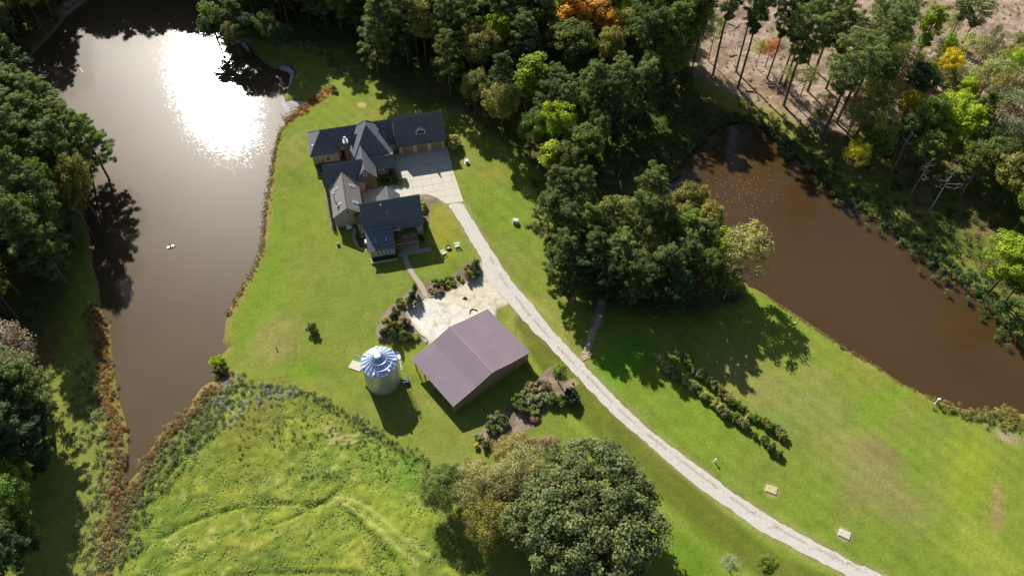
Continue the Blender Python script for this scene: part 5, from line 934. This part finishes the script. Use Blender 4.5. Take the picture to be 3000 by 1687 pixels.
for k in range(13):
    t = seg[-1]*k/12; i = max(0, min(len(bx)-2, int(np.searchsorted(seg, t))-1)); q = bx[i]+(bx[i+1]-bx[i])*(t-seg[i])/(seg[i+1]-seg[i]); shrub(None, .42, .95, 'pined', 'round clipped boxwood, %s from the upper end of the row by the metal-roofed wing' % ORD[k], 'boxwood', 'clipped boxwoods beside the metal-roofed wing', BOX, 0, 'boxwood', q)
for k, (x, y) in enumerate([(395,905),(402,950),(410,1000),(420,1045),(430,1085)]): shrub(('A',x,y), .42, .95, 'pined', 'shaded clipped boxwood, %s from the upper end of the shaded stretch' % ORD[k], 'boxwood', 'shaded boxwoods beside the front-left wing', BOX, 0, 'boxwood')
# ------------------------------------------------------------ garden shrubs
G = [('C',915,440,.65,3.6,'pine2','tall narrow conifer beside the garden path'),('C',885,560,1.2,3.2,'pined','dark conifer left of the tall narrow one'),('C',825,610,.9,2.0,'olive','olive bush under the dark conifer'),
 ('C',725,620,1.1,1.2,'grey','low silvery bush in the west bed'),('C',690,740,1.1,1.8,'leafy','green bush in the neck of the west bed'),('C',640,810,.9,1.5,'pined','dark blue-green bush in the west bed'),('C',780,860,1.3,1.5,'bare','purplish-brown twiggy bush in the west bed'),
 ('C',560,880,1.3,2.2,'olive','olive bush with orange tips in the west bed'),('C',640,930,1.4,2.4,'leafy','large leafy bush in the west bed'),('C',720,930,1.1,1.6,'grey','grey-green bush near the west edging'),('C',540,990,1.0,1.8,'pined','dark bush at the left side of the west bed'),
 ('C',640,1030,1.1,3.4,'pined','pointed dark conifer nearest the silo'),('C',760,1030,1.3,1.9,'leafy','dark green bush at the foot of the west bed'),('C',850,1045,.9,1.4,'pined','small dark bush at the foot of the west bed'),('C',930,1050,.9,.7,'ygreen','low yellow-green plants by the end of the edging'),('C',490,1070,.6,.8,'bare','withered brown plant at the tip of the west bed'),
 ('C',1170,370,1.2,1.5,'green','bright green bush next to the garden path'),('C',1270,355,1.1,1.4,'green','bright green bush, right half of the pair by the lawn'),('C',1390,385,.7,.8,'ygreen','lime-yellow plant in the middle of the court bed'),('C',1330,415,.5,.5,'yellow','small yellow plant in the court bed'),('C',1505,345,.5,.6,'ygreen','lime-yellow plant farther right in the court bed'),
 ('C',1220,480,1.2,.9,'bare','low brown twiggy plants along the court edging'),('C',1110,460,.9,.6,'bare','low brownish plants beside the path end'),('C',1370,320,.8,1.0,'olive','olive bush behind the lime-yellow plant'),
 ('C',1680,150,1.1,1.9,'leafy','dark green bush at the corner by the drive'),('C',1600,170,.9,1.3,'grey','silvery bush at the corner by the drive'),('C',1590,270,1.3,2.0,'olive','big olive bush in the corner bed'),('C',1680,240,1.1,1.8,'pined','dark bush in the corner bed'),('C',1545,180,.5,.7,'bare','small purple-brown plant in the corner bed'),('C',1460,300,.5,.7,'bare','small withered plant in the court bed'),
 ('D',2230,640,1.9,2.2,'pined','dark rounded shrub at the right tip of the barn bed'),('D',1975,540,1.5,2.2,'bare','purple-brown shrub behind the barn'),('D',1850,560,1.3,1.8,(.34,.25,.07),'shrub with orange new leaves behind the barn'),
 ('D',1730,700,1.7,1.9,'leafy','glossy green shrub nearest the barn corner'),('D',1820,640,1.5,1.8,'grey','grey-green shrub behind the orange one'),('D',1790,740,1.5,1.7,'leafy','green shrub in the middle of the barn bed'),('D',1900,700,1.6,1.8,'grey','grey-green shrub in the middle of the barn bed'),('D',2000,650,1.6,1.7,'grey','pale shrub right of the middle'),('D',2080,670,1.6,1.7,'leafy','green shrub right of the pale one'),('D',1880,780,1.1,1.2,'olive','olive shrub on the lower side of the barn bed'),('D',2140,690,1.2,1.4,'leafy','green shrub linking to the dark rounded one'),
 ('D',1520,850,1.4,1.8,'grey','grey-olive shrub at the left end of the barn bed'),('D',1600,880,1.2,1.8,'pine2','blue-green shrub at the left end of the barn bed'),('D',1480,920,1.2,1.5,'leafy','dark shrub at the far left of the barn bed'),('D',1890,850,1.0,.8,'bare','dry brown grass clump on the mulch point'),
 ('D',1540,960,1.2,1.3,'grey','blue-grey low shrub above the feathery trees'),('D',1440,1090,1.2,1.4,'leafy','bush at the left edge of the feathery trees'),('D',1360,1020,.8,.7,'grey','silvery plant at the bed edge'),('D',1340,1110,.5,1.0,'yellow','yellow-flowered plant at the bed edge'),
 ('F',785,828,1.25,1.9,'leafy','lone round shrub in the west lawn left of the court'),('W',1170,285,1.7,1.7,'ygreen','bright green bush on the point of the west pond'),('W',1190,330,1.0,1.2,'green','smaller green bush beside the bright one on the point'),
 ('A',1425,1060,.9,1.3,'leafy','sunlit end bush of the planting by the brick wall'),('A',1320,1090,1.1,1.0,'pined','shaded bush in front of the brick wall'),('A',1200,1080,1.2,1.0,'pined','second shaded bush, nearer the brick gable'),('A',1320,1000,.8,.9,'grey','pale-leaved bush against the brick wall'),
 ('A',2030,570,2.2,2.8,'pale','pale feathery bush at the corner of the garage'),('B',1450,430,.95,1.3,'ygreen','bright green bush at the corner of the guest wing'),('B',1460,600,.8,1.1,'grey','pale-edged bush along the guest wing end wall'),('B',1450,690,1.0,1.2,'pined','dark bush at the lower end of the guest wing end wall'),('B',1460,520,.7,.9,'leafy','small bush between the two along the end wall'),
 ('B',1160,920,.9,1.6,'pale','pale-stemmed bush against the pergola'),('B',1420,840,.9,1.3,'pined','dark bush on the right side of the patio'),('B',650,830,.9,.9,'pined','dark planting inside the curved side path'),('B',660,910,.9,.9,'leafy','green planting at the end of the curved side path'),('B',620,690,.5,.9,'pined','round bush at the start of the curved side path'),
 ('M',195,665,.9,1.6,'grey','blue-green small conifer on the tawny point by the cove'),('P',590,918,.4,.6,'olive','tiny tuft on the bank of the east pond')]
for fr, x, y, r, h, c_, lab in G: shrub((fr, x, y), r*1.18, h*1.05, c_, lab, 'conifer' if 'conifer' in lab else 'bush', None, None if 'conifer' not in lab else SHF[0], 0, 'conifer' if 'conifer' in lab else 'bush')
# ------------------------------------------------------------ uncountable growth
def along(line, n, wid, z=.15, fr=None):
    pts = [P(fr, x, y)[:2] for x, y in line] if fr else line; seg = np.cumsum([0]+[np.linalg.norm(np.array(b)-a) for a, b in zip(pts[:-1], pts[1:])]); out = []
    for _ in range(n):
        t = random.random()*seg[-1]; i = max(0, min(len(pts)-2, int(np.searchsorted(seg, t))-1)); q = pts[i]+(np.array(pts[i+1])-pts[i])*(t-seg[i])/(seg[i+1]-seg[i]); out.append([q[0]+random.gauss(0, wid), q[1]+random.gauss(0, wid), z*random.uniform(.5, 1.5)])
    return out
def within(poly, n, z=.2, noz=None):
    p = np.array(poly); x0, y0 = np.maximum(p.min(0), [-150, 22]); x1, y1 = np.minimum(p.max(0), [150, 200]); q = np.stack([RNG.uniform(x0, x1, n*4), RNG.uniform(y0, y1, n*4)], 1); m = sdist(q[:, 0], q[:, 1], poly) > 0
    m &= (sdist(q[:, 0], q[:, 1], pond_w) < -.4) & (sdist(q[:, 0], q[:, 1], pond_e) < -.4); q = q[m][:n]; return np.concatenate([q, (z*(.5+RNG.random(len(q))))[:, None]], 1)
stuff_clumps('tawny_bank_grass', along([(500,20),(530,120),(545,220),(555,330),(570,430),(585,520),(615,600),(630,700),(635,800),(620,900),(630,1000),(640,1080),(600,1200),(575,1320),(560,1400)], 520, .7, .25, 'W'), .42, 60, .16, (0.391,0.246,0.093), 'tawny orange-brown grass clumps along the west bank', .6, .22, .45, .2)
stuff_clumps('tawny_shore_grass', along([(1180,430),(1130,460),(1090,510),(1050,570),(960,640),(890,700),(850,770),(800,850),(760,940),(720,1010),(670,1080),(630,1200)], 360, .65, .25, 'W'), .42, 60, .15, (0.340,0.230,0.093), 'tawny grass along the south shore of the west pond', .6, .22, .4, .2)
stuff_clumps('bank_weeds', along([(1280,420),(1200,500),(1110,620),(1010,720),(930,790),(840,900),(780,1000),(720,1100),(620,1300),(600,1400)], 420, 1.6, .3, 'W')+along([(460,330),(500,500),(520,700),(570,850),(560,1000),(520,1200),(480,1350)], 260, 1.8, .25, 'W'), .55, 50, .12, (0.27,0.30,0.12), 'green weeds between meadow and pond shore', .6, .5, .45, .15)
stuff_clumps('silver_weeds', along([(1310,370),(1240,450),(1180,510),(1230,480),(1160,560),(1430,460),(1410,440),(1600,465),(1300,560),(1210,650)], 110, .8, .3, 'W'), .45, 60, .08, (0.442,0.459,0.408), 'silvery seeding weeds at the corner of the meadow', .6, .5, .3, .05)
stuff_clumps('shore_grass', along([(572,790),(597,745),(632,690),(655,630),(662,590),(668,530),(675,470),(686,400),(692,370),(703,330),(728,298),(766,264)], 420, .35, .15, 'F'), .3, 40, .09, (0.289,0.238,0.085), 'strip of tall grass along the lawn shore of the west pond', .7, .3, .4, .2)
stuff_clumps('cove_grass', along([(2160,900),(2280,820),(2350,760),(2440,710),(2500,670)], 150, .75, .2, 'N'), .4, 50, .11, (0.442,0.255,0.085), 'orange-brown grass on the point by the cove', .6, .25, .4, .2)
stuff_clumps('meadow_edge_weeds', along([(740,118),(780,125),(820,140),(850,165),(880,190),(915,212)], 170, .9, .5, 'F'), .6, 60, .15, (0.255,0.306,0.102), 'pale tall weeds at the foot of the big wood', .9, .4, .35, .1)
be = [tuple(q) for q in pond_e]
er = PL('R', [(345,1125),(400,1020),(500,900),(600,810),(720,745),(850,745),(950,780),(1040,840),(1150,930),(1250,1020),(1350,1120),(1470,1210),(1620,1310)])+PL('P', [(890,90),(1020,180),(1150,275),(1250,360),(1350,430),(1470,530),(1560,620),(1650,720),(1720,820)])
stuff_clumps('pond_bank_brush', along(er[:6], 200, .7, .4), .6, 60, .14, (0.128,0.170,0.051), 'brush round the head of the east pond', .8, .5, .45, .15)
stuff_clumps('east_bank_brush', along(er[5:], 480, 2.3, .45), .7, 60, .17, (0.111,0.170,0.048), 'leafy brush along the far bank of the east pond', .8, .5, .45, .15)
stuff_clumps('corner_shore_weeds', along([(1215,1300),(1290,1320),(1380,1350),(1480,1375),(1600,1370),(1660,1350),(1783,1395)], 120, .6, .3, 'P')+along([(1500,1380),(1783,1440)], 60, .8, .3, 'P'), .5, 55, .12, (0.323,0.289,0.085), 'yellowish weeds on the near shore of the east pond', .7, .4, .4, .15)
stuff_clumps('east_shore_grass', along([(100,590),(180,650),(290,720),(400,790),(590,920),(830,1060),(960,1155),(1200,1275)], 200, .15, .08, 'P'), .2, 25, .07, (0.306,0.272,0.085), 'thin grass fringe on the near shore of the east pond', .7, .3, .3, .1)
stuff_clumps('undergrowth', np.concatenate([within(wood_t, 900, .5), within(woodr, 700, .6), within(woodl, 420, .5), within(island_t, 60, .3)]), .9, 42, .18, (0.102,0.136,0.044), 'undergrowth on the floor of the woods', .6, .55, .5, .2)
stuff_clumps('clearing_weeds', within(clear, 260, .2), .5, 36, .12, (0.255,0.238,0.085), 'scattered weeds in the cleared ground', .6, .5, .4, .2)
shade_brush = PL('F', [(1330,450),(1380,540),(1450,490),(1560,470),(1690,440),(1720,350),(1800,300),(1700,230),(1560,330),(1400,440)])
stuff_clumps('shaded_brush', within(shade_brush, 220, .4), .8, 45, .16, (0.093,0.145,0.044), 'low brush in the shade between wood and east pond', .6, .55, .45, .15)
# meadow blades
N_ = 22000; q = within(field, N_, .0); n_ = fbm(q[:, 0], q[:, 1], 3, 5); keep = RNG.random(len(q)) < ss(n_, .35, .6)*.9+.1; q = q[keep]; q[:, 2] = .06
cc1 = np.where((fbm(q[:, 0], q[:, 1], 5, 15) > .5)[:, None], [.40,.42,.14], [.27,.34,.10])*(.7+.6*RNG.random((len(q), 1))); nv = np.tile([-.35, .75, 1.5], (len(q), 1)); v, f_, c_ = leaf_quads(q, 0.15*(.6+.9*RNG.random(len(q))), .4, nv, cc1)
me = np_mesh('meadow_grass', v, f_, c_); me.materials.append(m_leaf); o = bpy.data.objects.new('meadow_grass', me); o.color = (1,1,1,1); link(o, None, 'rough unmown meadow grass', None, None, 'stuff')
mw_e = along([(640,965),(700,975),(800,1000),(860,1040),(940,1080),(1030,1140),(1070,1170),(1100,1240)], 170, .5, .25, 'F')
stuff_clumps('meadow_edge_weeds', mw_e, .42, 40, .10, (.24,.28,.11), 'taller weeds along the mown edge of the meadow', .7, .5, .4, .15)
mw_ = [[*P('F', x, y)[:2], .2] for x, y in [(random.uniform(600,1030), random.uniform(960,1200)) for _ in range(520)]]; mw_ = [p for p in mw_ if inside(p[:2], field) and fbm(np.array([p[0]]), np.array([p[1]]), 4, 3)[0] > .45]
stuff_clumps('meadow_weeds', mw_, .32, 34, .08, (0.204,0.264,0.085), 'weed clumps along the top of the meadow', .6, .5, .45, .15)
# leaves afloat
w = MB(); rs = random.Random(4)
for _ in range(420):
    p = P('R', rs.gauss(760, 130), rs.gauss(1200, 110), -.33)
    if sdist(p[0:1], p[1:2], pond_e)[0] < .5: continue
    r_ = rs.uniform(.04, .10); a = rs.random()*3; w.add([(p[0]+r_*math.cos(a+k*1.57), p[1]+r_*math.sin(a+k*1.57), -.335) for k in range(4)], [(0,1,2,3)])
w.build('floating_leaves', mat('floating_leaf', alb(190,150,110), noise=.3), kind='stuff', label='fallen leaves afloat at the head of the east pond')
# logging debris
def sticks(name, n, region, Lr, r, colr, label, kind='stuff'):
    w = MB(); q = within(region, n, .0)
    for p in q:
        L = random.uniform(*Lr); a = random.gauss(.5, 1.1); t = random.gauss(0, .06); d = Vector((math.cos(a), math.sin(a), t))*L/2; c = Vector((p[0], p[1], .12+random.random()*.2)); rr = random.uniform(*r); w.tube([c-d, c+d], [rr, rr*.6], 4)
    return w.build(name, mat(name+'_wood', colr, noise=.3, nscale=1.5), kind=kind, label=label)
sticks('logging_debris', 1900, clear, (.4, 2.6), (.025, .07), alb(206,184,166)*.9, 'pale sticks and slash strewn over the cleared ground'); sticks('dark_debris', 900, clear, (.4, 2.0), (.03, .07), alb(120,98,82)*.7, 'dark sticks and bark strewn over the cleared ground')
for k, (x, y, L, a, lab) in enumerate([(750,160,3.4,-40,'long pale felled log near the left of the clearing'),(770,165,2.6,50,'pale log crossing the long one'),(850,100,3.6,28,'log lying right of the crossed pair'),(1020,75,3.4,55,'log above the rust-coloured tree'),(400,110,2.6,20,'pale log at the left edge of the clearing'),(750,350,2.2,25,'dark log by the long-trunked pines'),(1000,545,2.6,-8,'pale log at the feet of the thin pines'),(860,575,2.8,-5,'dark fallen log at the grassy edge')]):
    c = P('R', x, y, .2); w = MB(); d = Vector((math.cos(math.radians(a)), math.sin(math.radians(a)), 0))*L/2; w.tube([-d, d*.2+Vector((0,0,.04)), d], [.17,.15,.10], 7); w.tube([d*.3, d*.3+Vector((.3,.4,.25))], [.05,.02], 4); o = w.build('fallen_log', mat('log%s' % ('_dark' if 'dark' in lab else '_pale'), alb(*((120,92,72) if 'dark' in lab else (205,184,168)))*.85, noise=.2, nscale=3)); o.location = (c[0], c[1], .16); link(o, None, lab, 'log')
for k, (x, y, lab) in enumerate([(2070,270,'fan-shaped pile of bleached branches below the slender tree'),(1840,1250-1180+160,'low pile of pale brush on the clearing'),(1060,300,'grey brush heap right of the rust-coloured tree')]):
    c = P('R', x, y); w = MB(); rs = random.Random(k)
    for j in range(46): a = rs.gauss(1.9, .7); L = rs.uniform(1.0, 3.0); p0 = Vector((rs.gauss(0,.5), rs.gauss(0,.5), .1)); w.tube([p0, p0+Vector((math.cos(a)*L, math.sin(a)*L, rs.uniform(.1,.8)))], [.05,.012], 4, False)
    o = w.build('brush_pile', bpy.data.materials['bleached_wood']); o.location = (c[0], c[1], 0); link(o, None, lab, 'brush pile')
